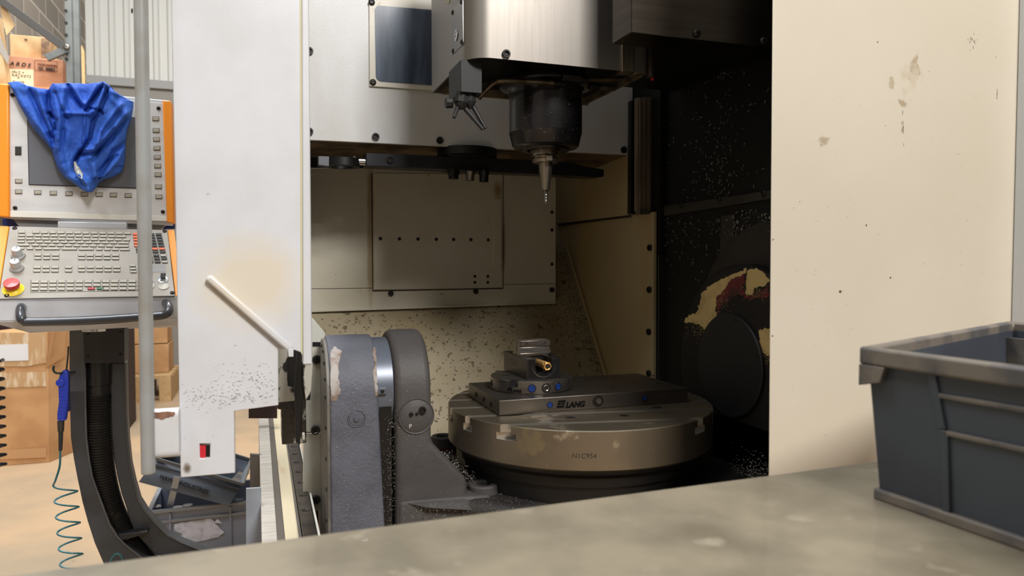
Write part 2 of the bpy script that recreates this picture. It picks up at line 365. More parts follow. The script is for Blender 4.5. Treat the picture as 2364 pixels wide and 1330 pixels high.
dk = MB().box(-1.85, -1.0, LY+.8, LY+1.2, 0, 1.15).build('storage_case', mat('dark_red_wood', (52,30,24), .7)); tag(dk, 'dark red brown case standing behind the taped box, below the control panel', 'case')
pl = thing('wooden_pallet', (-1.0, 7.7, 0), 'low wooden pallet carrying two boxes far behind the grey pole', 'pallet')
px0, px1 = pt(286, 860, Y=7.5).x, pt(400, 860, Y=7.5).x; zb = zat(340, 862, 7.5)
for i in range(4): MB().box(px0-.1, px1, 7.3+i*.2, 7.42+i*.2, zb-.03, zb).build('deck_board', M_wood, pl)
for i in range(3): MB().box(px0-.1+i*(px1-px0)/2, px0-.0+i*(px1-px0)/2, 7.3, 8.02, 0, zb-.03).build('runner', M_wood, pl)
zmid = zat(340, 795, 7.5)
carton('cardboard_box', 286, 389, 796, zb+.001, 7.5, .4, M_card, 'lower cardboard box on the pallet behind the grey pole')
carton('cardboard_box', 290, 386, 742, zmid+.005, 7.5, .38, M_card, 'upper cardboard box on the pallet, just below the handle')
# ---------------------------------------------------------------- grey crate and tilted bin on the floor
ca, cc = pt(347, 1180, Z=-1.0), pt(572, 1155, Z=-1.0); YC = (ca.y+cc.y)/2; x0, x1 = ca.x, cc.x+.03; zt = .3; D = .3
cr = thing('storage_crate', ((x0+x1)/2, YC+D/2, 0), 'grey plastic stacking crate with a torn white label, on the floor by the machine', 'crate')
M = MB(); t = .004
M.box(x0, x1, YC, YC+D, 0, .006); M.box(x0, x1, YC, YC+t, 0, zt); M.box(x0, x1, YC+D-t, YC+D, 0, zt); M.box(x0, x0+t, YC, YC+D, 0, zt); M.box(x1-t, x1, YC, YC+D, 0, zt)
M.build('crate_body', M_crate, cr)
M = MB(); r = .012
for zz, e in ((zt-.006, .014), (zt-.05, .009), (.05, .009)):
    for bx in ((x0-e, x1+e, YC-e, YC), (x0-e, x1+e, YC+D, YC+D+e), (x0-e, x0, YC, YC+D), (x1, x1+e, YC, YC+D)): M.box(*bx, zz-.004, zz+.006)
M.build('rim_rib', mat('crate_rim', (128,130,132), .5), cr)
M = MB()
for x in (pt(393, 1200, Y=YC).x, pt(532, 1200, Y=YC).x, x0+.01, x1-.01): M.box(x-.004, x+.004, YC-.0075, YC, 0, zt-.016)
M.build('vertical_rib', M_crate, cr)
def jag(pp, k, amp, rnd):
    out = []
    for (ax, ay), (bx, by) in zip(pp, pp[1:]+pp[:1]):
        for i in range(k):
            f = i/k; out.append((ax+(bx-ax)*f+rnd.uniform(-amp, amp)*(i > 0), ay+(by-ay)*f+rnd.uniform(-amp, amp)*(i > 0)))
    return out
rnd = random.Random(3)
lab = jag([(402,1210),(440,1203),(490,1197),(495,1208),(518,1228),(505,1240),(470,1248),(425,1251),(412,1243),(422,1235),(404,1226)], 4, 1.6, rnd)
MB().prism([pt(x, y, Y=YC-.003) for x, y in lab], (0,-.001,0)).build('torn_label', mat('torn_paper', (206,208,222), .8, c2=(180,184,200), scale=40, bump=.5), cr, flat=True)
MB().prism([pt(x, y, Y=YC-.003) for x, y in ((494,1207),(503,1197),(514,1209))], (0,-.001,0)).build('torn_label', mat('torn_paper', 0), cr, flat=True)
for i, (x, y) in enumerate([(360,1166), (410,1168), (433,1163), (552,1150), (556,1160)]):
    p = pt(x, y, Y=YC+.1+.03*i); z = p.z-.02
    cn = MB().lathe([(0,0),(.026,0),(.028,.003),(.028,.05),(.02,.062),(.02,.075),(0,.075)], (p.x, p.y, z-.06), (0,0,1)).build('metal_canister', M_shiny)
    tag(cn, 'small shiny metal canister lying among others inside the grey crate', 'canister', 'canisters inside the grey crate')
# tilted bin
tb = thing('storage_bin', (pt(440,1120,Y=YC).x, YC+.1, .3), 'dark slate bin lettered with an industries name, tilted on top of the grey crate', 'storage bin')
T = [pt(362, 1060, Y=YC-.03), pt(320, 1113, Y=YC-.03), pt(528, 1168, Y=YC-.03), pt(560, 1118, Y=YC-.03)]
dx = (T[3]-T[0]); Dp = V((.03, .26, .03)); M = MB()
T2 = [p+Dp for p in T]; inn = [(p*.97+sum(T, V())/4*.03) for p in T]
M.face([T[0],T[1],T[2],T[3]]); M.face([T2[0],T2[3],T2[2],T2[1]]); M.face([T[1],T2[1],T2[2],T[2]]); M.face([T[0],T2[0],T2[1],T[1]]); M.face([T[3],T[2],T2[2],T2[3]])
o = M.build('bin_body', mat('tilted_bin_slate', (92,100,112), .5, c2=(82,89,100), scale=6), tb, weld=True); s = o.modifiers.new('Solidify', 'SOLIDIFY'); s.thickness = .005
M = MB()
for a, c in ((T[0],T[3]),(T[3],T2[3]),(T2[3],T2[0]),(T2[0],T[0])): M.tube([a, c], .008, 4)
M.build('rim', mat('bin_rim_dark', (84,86,88), .5), tb)
M = MB()
for f in (.22,): M.tube([T[0].lerp(T[1], f)-V((0,.004,0)), T[3].lerp(T[2], f)-V((0,.004,0))], .005, 4)
M.build('rim_rib', M_crate2, tb)
td = (T[2]-T[1]).normalized(); 
text('moulded_lettering', 'HAWK INDUSTRIES', .0225, pt(367, 1104, Y=YC-.037), (td+V((0,0,-.06))), (0,0,1), mat('moulded_dark', (18,20,24), .6), tb, ext=.001, off=.0006)
sg = MB().prism([pt(401,1100,Y=YC-.06), pt(416,1102,Y=YC-.06), pt(399,1172,Y=YC+.02), pt(384,1172,Y=YC+.02)], (0,.004,0)).build('metal_strap', mat('zinc_strip', (160,168,178), .4, .3)); tag(sg, 'flat grey metal strip leaning on the tilted slate bin', 'metal strip')
# second bin corner showing right of the door foot
o = MB().prism([pt(530,1112,Y=YC+.0), pt(560,1078,Y=YC+.3), pt(575,1084,Y=YC+.3), pt(545,1122,Y=YC+.0)], (0,.01,-.02)).build('handle_bar', M_rim, tb)
# ---------------------------------------------------------------- milling machine
DR = V((pt(560, 900, Y=1.2).x, 1.2, pt(500, 1100, Y=1.2).z)); MR = V((.5, 1.7, 0))
def stain(px, py, Y, base, r, c, sq, *ns): return (tuple(pt(px, py, Y=Y)-base), r, c, (sq[0], 0, sq[1]), *ns)
M_door = mat('door_paint', (206,208,213), .35, c2=(198,199,202), scale=5, c3=(96,88,80), s3=150, t3=.77, w3=.02, bump=.2, bs=700, coat=.2,
   blob=[stain(575,650,1.2,DR,.10,(210,201,186),(1,1.1)), stain(432,1082,1.2,DR,.007,(120,112,100),(1,.7))])
M_front = mat('front_panel_paint', (201,192,176), .4, c2=(195,185,167), scale=3, lo=.35, hi=.7, c3=(120,108,92), s3=34, t3=.80, w3=.02, bump=.25, bs=600, coat=.15,
   blob=[stain(2112,150,.95,MR,.03,(168,153,130),(1,.8),55,2.2), stain(2090,238,.95,MR,.026,(164,148,124),(1,1.8),60,2.2), stain(1902,322,.95,MR,.024,(166,151,128),(1,1),60,2.2), stain(2060,190,.95,MR,.02,(176,162,140),(1.6,1),70,2.2), stain(2110,190,.95,MR,.05,(190,178,158),(1,.8),30,2.0)])
M_in = mat('interior_cream', (202,196,180), .42, c2=(190,182,162), scale=3.5, lo=.4, hi=.7, c3=(72,56,38), s3=70, t3=.755, w3=.02, bump=.3,
   blob=[stain(855,600,2.28,MR,.014,(160,142,110),(1,.07)), stain(855,460,2.28,MR,.014,(156,136,104),(1,.08)), stain(1148,440,2.28,MR,.02,(156,132,96),(1,.5)), stain(1163,560,2.28,MR,.01,(150,128,94),(1.2,.08))], bs=300, coat=.2)
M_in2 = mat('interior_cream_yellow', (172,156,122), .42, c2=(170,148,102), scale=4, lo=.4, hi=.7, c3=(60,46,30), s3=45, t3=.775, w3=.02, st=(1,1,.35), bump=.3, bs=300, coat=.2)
M_up = mat('upper_panel_paint', (204,206,210), .36, metal=.0, c2=(190,188,182), scale=5, lo=.42, hi=.7, c3=(96,78,54), s3=60, t3=.79, w3=.02, st=(1,1,.4), bump=.4, bs=500, coat=.25,
   blob=[stain(1015,110,1.93,MR,.03,(186,166,130),(2,.4))])
M_under = mat('underside_brown', (120,98,68), .7, c2=(70,52,34), scale=12)  # two mottled browns for the underside
M_chute = mat('chute_paint', (158,146,120), .5, c2=(142,126,94), scale=6, lo=.45, hi=.7, c3=(100,86,62), s3=55, t3=.62, w3=.05, bump=.5, bs=160, coat=.25)
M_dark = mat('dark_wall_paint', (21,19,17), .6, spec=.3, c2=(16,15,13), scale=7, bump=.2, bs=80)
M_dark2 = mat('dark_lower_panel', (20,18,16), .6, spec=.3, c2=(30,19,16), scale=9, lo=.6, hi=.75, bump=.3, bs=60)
M_ss = mat('brushed_stainless', (148,143,137), .42, .85, c2=(140,134,128), scale=16, st=(9,9,.35), lo=.35, hi=.8, c3=(92,72,52), s3=60, t3=.80, w3=.02, bump=.08, bs=240, rv=.04)
M_ss2 = mat('stainless_cover', (150,144,136), .32, 1.0, c2=(128,120,110), scale=12, st=(.4,.4,9), bump=.25, bs=200)
M_blk = mat('black_machine', (20,19,19), .42, .2, c2=(12,12,12), scale=14)
M_grease = mat('greasy_black', (14,13,13), .3, c2=(150,148,140), scale=26, lo=.60, hi=.68, bump=1.0, bs=60, coat=.4)
M_mott = mat('mottled_paint', (170,168,158), .4, c2=(24,22,22), scale=45, lo=.50, hi=.56, st=(1,1,.8), coat=.3)
M_green = mat('pale_inner_panel', (182,182,174), .5, c2=(166,160,140), scale=8, lo=.45, hi=.7, bump=.4, bs=300, c3=(60,52,40), s3=70, t3=.77)
mm = thing('milling_machine', (.5, 1.7, 0), 'large cream milling machine body with open work area, guide rails and dark side wall', 'milling machine')
# right front panel
YF = .95; xf0 = pt(1785, 0, Y=YF); xf1 = pt(1776, 1095, Y=YF)
sl = (xf1-xf0)/(xf0.z-xf1.z); topz = 2.5
P0 = xf0 - sl*(topz-xf0.z); P1 = xf1 + sl*(xf1.z-.12)
pc = (P0+P1)/2
o = MB().prism([V((P0.x,YF,topz)), V((3.0,YF,topz)), V((3.0,YF,.12)), V((P1.x,YF,.12))], (0,.0025,0)).build('front_panel', M_front, mm, bev=.003)
MB().box(P1.x+.09, P1.x+.13, YF+.002, YF+.09, .12, topz).build('panel_return', M_front, mm, bev=.002)
gx = pt(2352, 600, Y=YF-.012).x
MB().box(gx, gx+.5, YF-.03, YF, pt(2352, 745, Y=YF).z-.2, topz).build('side_cabinet_edge', mat('cool_white_paint', (206,210,214), .4), mm, bev=.003)
# back wall
YB = 2.28
def by(x, y, d=0): return pt(x, y, Y=YB-d)
back = MB().prism([by(700,388), by(1283,388), by(1283,697), by(722,717), by(700,718)], (0,.02,0)).build('back_panel', M_in, mm, bev=.0015)
hatch = MB().prism([by(860,400,.006), by(1160,402,.006), by(1160,664,.006), by(862,669,.006)], (0,.006,0)).build('hatch_plate', M_in, mm, bev=.001)
MB().prism([by(1140,459,.012), by(1157,458,.012), by(1157,624,.012), by(1140,624,.012)], (0,.006,0)).build('hatch_strip', M_in, hatch, bev=.001)
bolts(hatch, [by(x, y, .0065) for x, y in ((878,551),(922,551.5),(965,552),(1007,552.5),(1047,553),(1087,553.5),(1127,554))], (0,-1,0), .0056)
bolts(hatch, [by(x, y, .0065) for x, y in ((1096,638),(1126,638),(1096,652),(1126,652))], (0,-1,0), .005)
bolts(back, [by(x, y, .001) for x, y in ((902,677.5),(1098,673),(1274,669))], (0,-1,0), .0088, HEX)
bolts(back, [by(x, y, .001) for x, y in ((1274,610),(1274,531),(1274,490))], (0,-1,0), .006)
DK = mat('grime', (44,32,22), .7)
def line(pp, wd, Yp, name='seam', par=None, m=DK):
    for a, c in zip(pp, pp[1:]): bar(pt(*a, Y=Yp), pt(*c, Y=Yp), wd, .0006, name, m, par or mm)
line([(700,667),(860,665)], .0016, YB-.0008, 'seam', back); line([(1162,657),(1281,655)], .0016, YB-.0008, 'seam', back)
line([(858,400),(861,672),(1162,666)], .0035, YB-.001, 'grime_line', back)
line([(1162,402),(1162,664)], .002, YB-.001, 'grime_line', back)
# upper panel
YU = 1.93
def uy(x, y, d=0): return pt(x, y, Y=YU-d)
zu = uy(1090, 341).z
upan = MB().prism([uy(690,-140), uy(1463,-140), uy(1460,358), uy(714,323.5), uy(690,322)], (0,.012,0)).build('upper_panel', M_up, mm, bev=.0015)
bolts(upan, [uy(x, y, .001) for x, y in ((714,118),(714,304),(867,316),(1015,324.5),(1439,346.5))], (0,-1,0), .0098, HEX)
wf = MB().prism([uy(852,-8,.006), uy(1040,0,.006), uy(1040,212,.006), uy(853,199,.006)], (0,.006,0)).build('window_frame', mat('window_frame_paint', (205,200,188), .4, c2=(150,112,66), scale=18, lo=.6, hi=.7), mm, bev=.0015)
def rrect(p, r, n=6):
    out = []
    for i in range(len(p)):
        a, b, c = V(p[i-1]), V(p[i]), V(p[(i+1) % len(p)]); u = (a-b).normalized()*r; w_ = (c-b).normalized()*r
        for k in range(n+1):
            t = k/n; out.append((b+u)*(1-t)**2 + b*2*t*(1-t) + (b+w_)*t*t)
    return out
MB().prism(rrect([uy(865,12,.0075), uy(1036,26,.0075), uy(1036,200,.0075), uy(868,187,.0075)], .016), (0,.002,0)).build('window_pane', mat('window_glass_dark', (62,74,92), .22, .0, c2=(84,98,118), scale=9, st=(3,3,.5), coat=.6), wf)
bolts(wf, [uy(858,5,.007), uy(861,190,.007)], (0,-1,0), .0085)
MB().prism([uy(640,320,-.013), uy(714,323.5,-.013), uy(1460,358,-.013), V((1.04,YB,zu-.012)), V((.0,YB,zu+.005))], (0,0,.01)).build('underside_plate', M_under, mm)
# right inner side walls (receding towards the back)
X1 = 1.05
MB().xslab([(1255,385), (1456,350), (1453,497), (1288,516), (1262,520)], X1, .01).build('side_panel_upper', M_in2, mm, bev=.001)
zlow = pt(1508, 868, X=1.062).z
sp_ = MB().prism([pt(1290,517,X=1.062), pt(1509,489,X=1.062), pt(1508,900,X=1.062), pt(1400,900,X=1.062), pt(1302,560,X=1.062), pt(1270,520,X=1.062)], (.01,0,0)).build('side_panel_lower', M_in2, mm, bev=.001)
bolts(sp_, [pt(x, y, X=1.061) for x, y in ((1501,572),(1500,669),(1499,766),(1499,862))], (-1,0,0), .0095, HEX)
MB().xslab([(1286,516.5), (1454,496.5), (1454,501), (1290,522)], 1.049, .004).build('grime_line', DK, mm)
MB().box(.9, 1.3, 2.6, 2.62, .3, 2.4).build('rear_plate', M_dark, mm)
# chute
ca_, cb_ = pt(1300, 545, X=1.062), pt(1395, 865, X=1.062); dv = (cb_-ca_)
def chute_pt(x, t): return V((x, ca_.y+dv.y*t, ca_.z+dv.z*t))
chn = V((0, -dv.z, dv.y)).normalized(); chn = chn if chn.z > 0 else -chn
ch = MB().prism([chute_pt(.13,-.1), chute_pt(1.09,-.1), chute_pt(1.09,2.0), chute_pt(.13,2.0)], -chn*.01).build('chip_chute', M_chute, mm)
MB().tube([pt(1306,560,X=1.05), pt(1398,868,X=1.05)], .004, 6).build('weld_seam', M_in2, mm)
# bright seam at the chute's top
MB().prism([by(720,716,.012), by(1284,697,.012), by(1284,701,.012), by(720,721,.012)], (0,.01,0)).build('lower_flange', M_in, mm, bev=.001)
# dark side wall and its details
XW = 1.1
wy0, wy1 = .99, 2.3
MB().box(XW, XW+.02, wy0, wy1, .3, 2.4).build('dark_side_wall', M_dark, mm)
MB().xslab([(1514,500), (1800,452), (1800,1200), (1514,1200)], XW-.004, .004).build('lower_dark_panel', M_dark2, mm, bev=.001)
MB().xslab([(1514,478), (1800,436), (1800,456), (1514,502)], XW-.012, .01).build('joint_flange', mat('dark_flange', (46,43,38), .45), mm, bev=.002)
bolts(mm, [pt(x, y, X=XW-.013) for x, y in ((1573,474),(1660,459),(1763,446),(1772,205))], (-1,0,0), .008)
MB().xslab([(1700,494), (1780,482), (1780,536), (1700,548)], XW-.01, .006).build('access_cover', M_dark, mm, bev=.002)
MB().xslab([(1664,498), (1694,494), (1690,590), (1660,600)], XW-.008, .006).build('vertical_rib', mat('dark_flange', 0), mm, bev=.002)
MB().xslab([(1508,495), (1520,493), (1520,1000), (1508,1000)], 1.075, .03).build('corner_strip', mat('corner_steel', (60,58,54), .4, .5), mm, bev=.002)
fc = pt(1790, 800, X=XW); fr = (pt(1790, 507, X=XW)-fc).length
MB().lathe([(0,.022),(fr*.9,.022),(fr*.985,.018),(fr,.004),(fr,0)], fc, (-1,0,0), 72).build('bearing_flange', mat('bearing_flange_dark', (40,36,33), .45, c2=(30,27,25), scale=8), mm)
MB().tube([pt(1600,1120,X=XW-.005), pt(1700,1050,X=XW-.005), pt(1800,978,X=XW-.005)], .006, 8).build('coolant_pipe', mat('dark_pipe', (50,48,48), .4), mm)
# upper right: ribbed way cover strip and black frame
MB().box(1.075, 1.1, 1.80, 2.2, 1.32, 2.4).build('column_frame', M_blk, mm)
YS = 1.85; M = MB()
for i in range(7):
    xa = 1472+i*4.8; M.prism([pt(xa,225,Y=YS-.004*(i%2)), pt(xa+4.4,225,Y=YS-.004*(i%2)), pt(xa+4.2,488,Y=YS-.004*(i%2)), pt(xa-.2,488,Y=YS-.004*(i%2))], (0,.02,0))
M.build('ribbed_way_cover', mat('way_cover_paint', (112,100,84), .5, c2=(88,76,62), scale=20, st=(1,1,.2)), mm, bev=.0006)
MB().prism([pt(1458,232,Y=1.88), pt(1510,232,Y=1.88), pt(1510,492,Y=1.88), pt(1456,494,Y=1.88)], (0,.02,0)).build('way_gap', M_blk, mm)
MB().prism([pt(1478,485,Y=1.82), pt(1500,484,Y=1.82), pt(1500,494,Y=1.82), pt(1478,495,Y=1.82)], (0,.03,0)).build('way_foot', M_ss2, mm)
# enclosure above and behind (roof, left wall with added light stop, rear)
MB().box(.13, 3.0, 1.95, 2.7, 2.42, 2.45).build('shade_roof', M_in, mm)  # unseen cover, put in to darken the work area
MB().box(.13, 3.0, 2.64, 2.7, .1, 2.42).build('rear_panel', M_dark, mm)
MB().box(.06, .072, 1.62, 2.64, .95, 3.4).build('left_wall_light_stop', M_in, mm); MB().box(.06, .072, 1.24, 1.62, 1.35, 3.4).build('left_wall_light_stop', M_in, mm)  # raised height and forward piece are unseen, added to stop stray lamp light
MB().box(.14, 3.0, 1.25, 2.64, .1, .22).build('machine_base', M_blk, mm, bev=.01)
# slim inner panel beside the castings
YL = 1.56
ip = MB().yslab([(690,720), (722,735), (751,769), (751,998), (690,998)], YL, .012).build('inner_panel', M_green, mm, bev=.0015)
MB().yslab([(700,1002), (748,1002), (744,1170), (744,1180), (700,1180)], YL+.01, .012).build('inner_panel_lower', M_green, mm, bev=.0015)
MB().yslab([(722,790), (747,790), (747,799), (722,799)], YL-.003, .004).build('slot', M_blk, ip)
bolts(ip, [pt(x, y, Y=YL-.001) for x, y in ((731,830),(728,993))], (0,-1,0), .0095, HEX); bolts(mm, [pt(729, 1153, Y=YL+.009)], (0,-1,0), .0095, HEX)
# greasy carriage behind the door notch
MB().box(.03, .075, 1.42, 1.5, pt(680, 1025, Y=1.42).z, pt(680, 800, Y=1.42).z).build('greasy_carriage', M_grease, mm, bev=.002)
MB().yslab([(636,800), (664,800), (664,892), (684,898), (684,925), (636,930)], 1.36, .01).build('mottled_plate', M_mott, mm, bev=.001)
MB().yslab([(664,806), (700,806), (700,905), (664,888)], 1.40, .01).build('dark_recess', M_blk, mm)
MB().yslab([(686,800), (722,838), (716,924), (697,924), (693,1028), (683,1022), (680,900)], 1.30, .01).build('seal_backing', M_blk, mm, bev=.001)
MB().yslab([(699,838), (722,838), (718,905), (706,924), (700,880)], 1.29, .006).build('mottled_strip', M_mott, mm, bev=.001)
MB().yslab([(636,902), (697,900), (697,1000), (684,1010), (672,950), (640,945)], 1.41, .012).build('wiper_block', M_grease, mm, bev=.002)
MB().yslab([(698,1002), (704,1001), (704,1016), (698,1016)], 1.285, .012).build('latch_tip', mat('pale_latch', (170,168,160), .4), mm, bev=.001)
# guide rails running towards the viewer
def rz(px, py, Z): return pt(px, py, Z=Z)
ZR = -.5
def rail(pa, pb, Z, th, name, m, bev=.001):   # (near-left,near-right) at y=1240 px and (far-left,far-right) at y=950 px
    n0, n1 = rz(pa[0], 1240, Z), rz(pa[1], 1240, Z); f0_, f1_ = rz(pb[0], 962, Z), rz(pb[1], 962, Z)
    e0, e1 = (n0-f0_)*.18, (n1-f1_)*.18
    a = n0.x*.5+f0_.x*.5; c = n1.x*.5+f1_.x*.5
    n0 = n0+(n0-f0_)*.25; n1 = n1+(n1-f1_)*.25; f0_ = f0_-e0; f1_ = f1_-e1
    return MB().prism([f0_, f1_, n1, n0], (0,0,-th)).build(name, m, mm, bev=bev)
M_worn = mat('worn_ground_steel', (176,170,162), .42, .5, c2=(196,190,182), scale=16, st=(.5,6,1), bump=.3, bs=120)
rail((604,640), (597,620), ZR, .2, 'bed_way', M_worn); rail((638,658), (618,630), ZR-.004, .1, 'bed_way_side', mat('way_side_steel', (104,98,92), .4, .7))
rail((657,691), (630,652), ZR-.006, .1, 'cream_bed_strip', mat('bed_strip_paint', (190,178,150), .5, c2=(166,116,54), scale=9, lo=.58, hi=.75, c3=(50,40,30), s3=50, t3=.74, st=(3,.6,1)))
rail((690,698), (652,655), ZR+.0, .1, 'chrome_edge', mat('bright_steel', (170,168,165), .25, 1.0))
gr_ = rail((701,733), (656,676), ZR+.01, .04, 'guide_rail', mat('guide_rail_steel', (92,84,78), .35, .85, c2=(74,68,64), scale=18, st=(1,3,1)))
rail((735,741), (678,681), ZR+.006, .1, 'white_edge', mat('edge_paint', (205,202,192), .5))
gm = mesh_of(MB().lathe([(1,0),(1,.05),(.85,.05),(.8,.02),(0,.02)], (0,0,0), (0,0,1), 20), 'rail_screw', mat('rail_screw_dark', (40,36,34), .4, .6))
for i, y in enumerate((1178, 1143, 1114, 1089, 1067, 1048, 1031, 1016, 1002)):
    f = (1240-y)/(1240-962); xc = (701+733)/2*(1-f) + (656+676)/2*f
    sub(gm, 'rail_screw', gr_, rz(xc, y, ZR+.0101), scale=.0075)
MB().prism([pt(568,1128,Y=1.55), pt(603,1126,Y=1.55), pt(606,1330,Y=1.55), pt(568,1330,Y=1.55)], (0,.006,0)).build('grey_side_sheet', mat('side_sheet', (150,156,166), .45, c2=(138,144,154), scale=10), mm, bev=.001)
MB().yslab([(577,1048), (604,1050), (604,1128), (577,1128)], 1.95, .01).build('bed_end_plate', mat('end_plate', (98,92,86), .5), mm, bev=.001)
MB().yslab([(574,930), (640,930), (640,966), (574,966)], 2.3, .01).build('bed_cross_cover', mat('cross_cover', (48,28,22), .6), mm)
# far stainless boxed cover (upper right)
zb_ = zat(1457, 75, 1.25); xb0 = pt(1457, 75, Y=1.25).x
sb = thing('slide_cover', (xb0+.3, 1.4, zb_), 'dark stainless boxed slide cover at the upper right of the machine opening', 'slide cover')
o = MB().box(xb0, 1.09, 1.25, 1.33, zb_, 2.1).build('cover_box', mat('slide_cover_steel', (88,83,78), .24, 1.0, c2=(76,71,66), scale=12, st=(.3,.3,8), lo=.4, hi=.7), sb, bev=.002)
bolts(sb, [pt(1609, 77, Y=1.249), pt(1763, 95, Y=1.249)], (0,-1,0), .0085)
MB().box(.83, 1.09, 1.345, 1.75, zb_+.03, 2.05).build('cover_rear', M_blk, sb)
MB().box(pt(1548,130,Y=1.5).x, 1.09, 1.5, 1.53, zat(1600,146,1.5), zat(1600,124,1.5)).build('brown_rail', mat('brown_rail_paint', (70,48,36), .4, c2=(96,80,64), scale=14), sb, bev=.004)
# ---------------------------------------------------------------- sliding door, foreground left
YD = 1.2
dr_ = thing('sliding_door', (pt(560, 900, Y=YD).x, YD, zat(500, 1100, YD)), 'scuffed white sheet metal machine door with a sloped drip ledge and a small red slot', 'machine door')
def dy(x, y, d=0): return pt(x, y, Y=YD-d)
main = [(372,-1200),(692,-1200),(697,815),(690,812),(672,806),(642,806),(643,936),(541,949),(543,1092),(417,1103)]
o = MB().prism([dy(*p) for p in main], (0,.022,0)).build('door_panel', M_door, dr_)
cut(o, MB().prism([dy(459.5,1028,.01), dy(484,1028,.01), dy(484,1062,.01), dy(460,1063,.01)], (0,.018,0)))
bv = o.modifiers.new('Bevel', 'BEVEL'); bv.width = .0012; bv.segments = 2; bv.limit_method = 'ANGLE'; bv.angle_limit = radians(35)
# object-space origin of stains is the root
MB().prism([dy(459.6,1028.4,-.005), dy(475,1028.4,-.005), dy(475,1062.6,-.005), dy(460,1062.6,-.005)], (0,.002,0)).build('red_marker', mat('red_plastic', (196,36,50), .4), dr_)
MB().prism([dy(459.6,1028.4,-.0074), dy(484,1028.4,-.0074), dy(484,1062.6,-.0074), dy(460,1062.6,-.0074)], (0,.0004,0)).build('slot_back', M_blk, dr_)
MB().prism([dy(693,-1200,.004), dy(702,-1200,.004), dy(721,842,.004), dy(699,842,.004)], (0,.03,0)).build('edge_strip', M_door, dr_, bev=.002)
MB().prism([dy(688,-1200,.001), dy(692,-1200,.001), dy(699,822,.001), dy(695,815,.001)], (0,.002,0)).build('sealant_bead', mat('yellowed_sealant', (196,190,150), .6), dr_)
# diagonal ledge: rounded gutter standing proud of the door
def ledge(a, c, wd, th): 
    A_, C_ = dy(*a), dy(*c); d = (C_-A_).normalized(); n = V((d.z, 0, -d.x)); n = n if n.z > 0 else -n
    return [A_-n*wd*.3, A_+n*wd*.5+d*.003, C_+n*wd*.5, C_-n*wd*.5, A_-n*wd*.5+d*.004]
MB().prism(ledge((479,637), (672,806), .012, .012), (0,-.012,0)).build('drip_ledge', M_door, dr_, bev=.004, seg=3)
MB().prism([dy(664,801,.0), dy(677,804,.0), dy(677,822,.0), dy(665,822,.0)], (0,-.012,0)).build('ledge_spout', M_door, dr_, bev=.001)
# grime: short dark streaks near the foot of the door, specks and smears on the right-hand panel
def streaks(spots, Y, m, name, par, e=.0003):
    M = MB(); r_ = random.Random(31)
    for cx, cy, sx, sy, n, wl, hl in spots:
        for i in range(n):
            x, y = r_.gauss(cx, sx), r_.gauss(cy, sy); 
            if par is dr_ and not ((419 < x-4 and x+4 < 638 and y < 930) or (419 < x-2 and x+3 < 538 and y < 1088 and not (455 < x < 488 and 1022 < y < 1068))): continue
            a, h = r_.uniform(.4, 1)*wl, r_.uniform(.4, 1)*hl; t = r_.uniform(-.15, .15)
            M.prism([pt(x-a, y-t*a, Y=Y-e), pt(x, y-h, Y=Y-e), pt(x+a, y+t*a, Y=Y-e), pt(x, y+h, Y=Y-e)], (0,-.0001,0))
    o = M.build(name, m, par, flat=True); o['kind'] = 'stuff'; return o
M_scf = mat('scuff_dark', (84,76,68), .6); M_scf2 = mat('scuff_light', (150,142,130), .6)
streaks([(560,925,45,10,90,3,.6),(600,885,25,20,45,3.2,.6),(470,915,22,12,45,2.5,.5),(580,870,40,25,26,3,.5),(432,1080,4,6,46,.9,.7),(480,448,1.5,1.5,5,1.6,1)], YD, M_scf, 'scuff_marks', dr_)
streaks([(520,900,60,25,90,4,.8),(470,1000,30,40,20,2,.6)], YD, M_scf2, 'scuff_marks', dr_)
streaks([(2026,97,.5,.5,2,2,3),(2000,520,.8,.8,3,2,3),(1940,673,1,.8,3,4,3),(2056,641,.8,.8,2,3,3),(1784,553,.4,.4,2,2,2),(1784,775,.4,.4,2,2,2),(2302,215,.3,8,6,.7,5),(2085,290,2,25,12,.6,7),(2245,95,5,16,12,.7,5),(1833,480,.5,.5,1,1.5,2),(2200,430,150,200,26,1,1.2),(1900,700,60,200,20,1,1.2)], YF, mat('speck_brown', (112,96,76), .6), 'dirt_specks', mm)
0 and mat('smear_tan', (176,160,136), .5)
# pole handle
M_pole = mat('handle_grey_paint', (150,152,152), .3, c2=(140,138,132), scale=14, c3=(96,90,84), s3=90, t3=.78, coat=.5)
YP = 1.17
ph = thing('pole_handle', (pt(342, 1095, Y=YP).x, YP, zat(342, 1096, YP)), 'long vertical grey tube handle standing in front of the control panel', 'handle')
pa, pb_ = pt(318, -460, Y=YP), pt(342.5, 1094, Y=YP)
pb2 = pb_
MB().cyl(pb2, pa, .0098, seg=32).build('tube', M_pole, ph, bev=.002)
z0, z1 = zat(380, 1060, YP), zat(380, 948, YP)
MB().prism(rrect([V((0,YP-.0,z0)), V((0,YP+.03,z0)), V((0,YP+.03,z1)), V((0,YP-.0,z1))], .012, 5), (1,0,0)).warp(lambda v: V((pb_.x+.004 if v.x < .5 else dy(418,1000).x, v.y, v.z))).build('bracket', mat('bracket_paint', (206,208,212), .4, c2=(196,196,196), scale=8, c3=(90,80,72), s3=60, t3=.78), ph, bev=.001)
rnd = random.Random(5)
pch = jag([(358,950),(380,949),(404,950),(402,958),(385,962),(372,967),(358,963)], 4, 1.2, rnd)
MB().prism([pt(x, y+2, Y=YP-.0008) for x, y in pch], (0,.002,0)).build('rust_chip', mat('rust_brown', (112,78,62), .8, c2=(140,104,86), scale=60), ph)
bolts(ph, [pt(306, 25, Y=YP+.004)], (-1,-.3,0), .004)
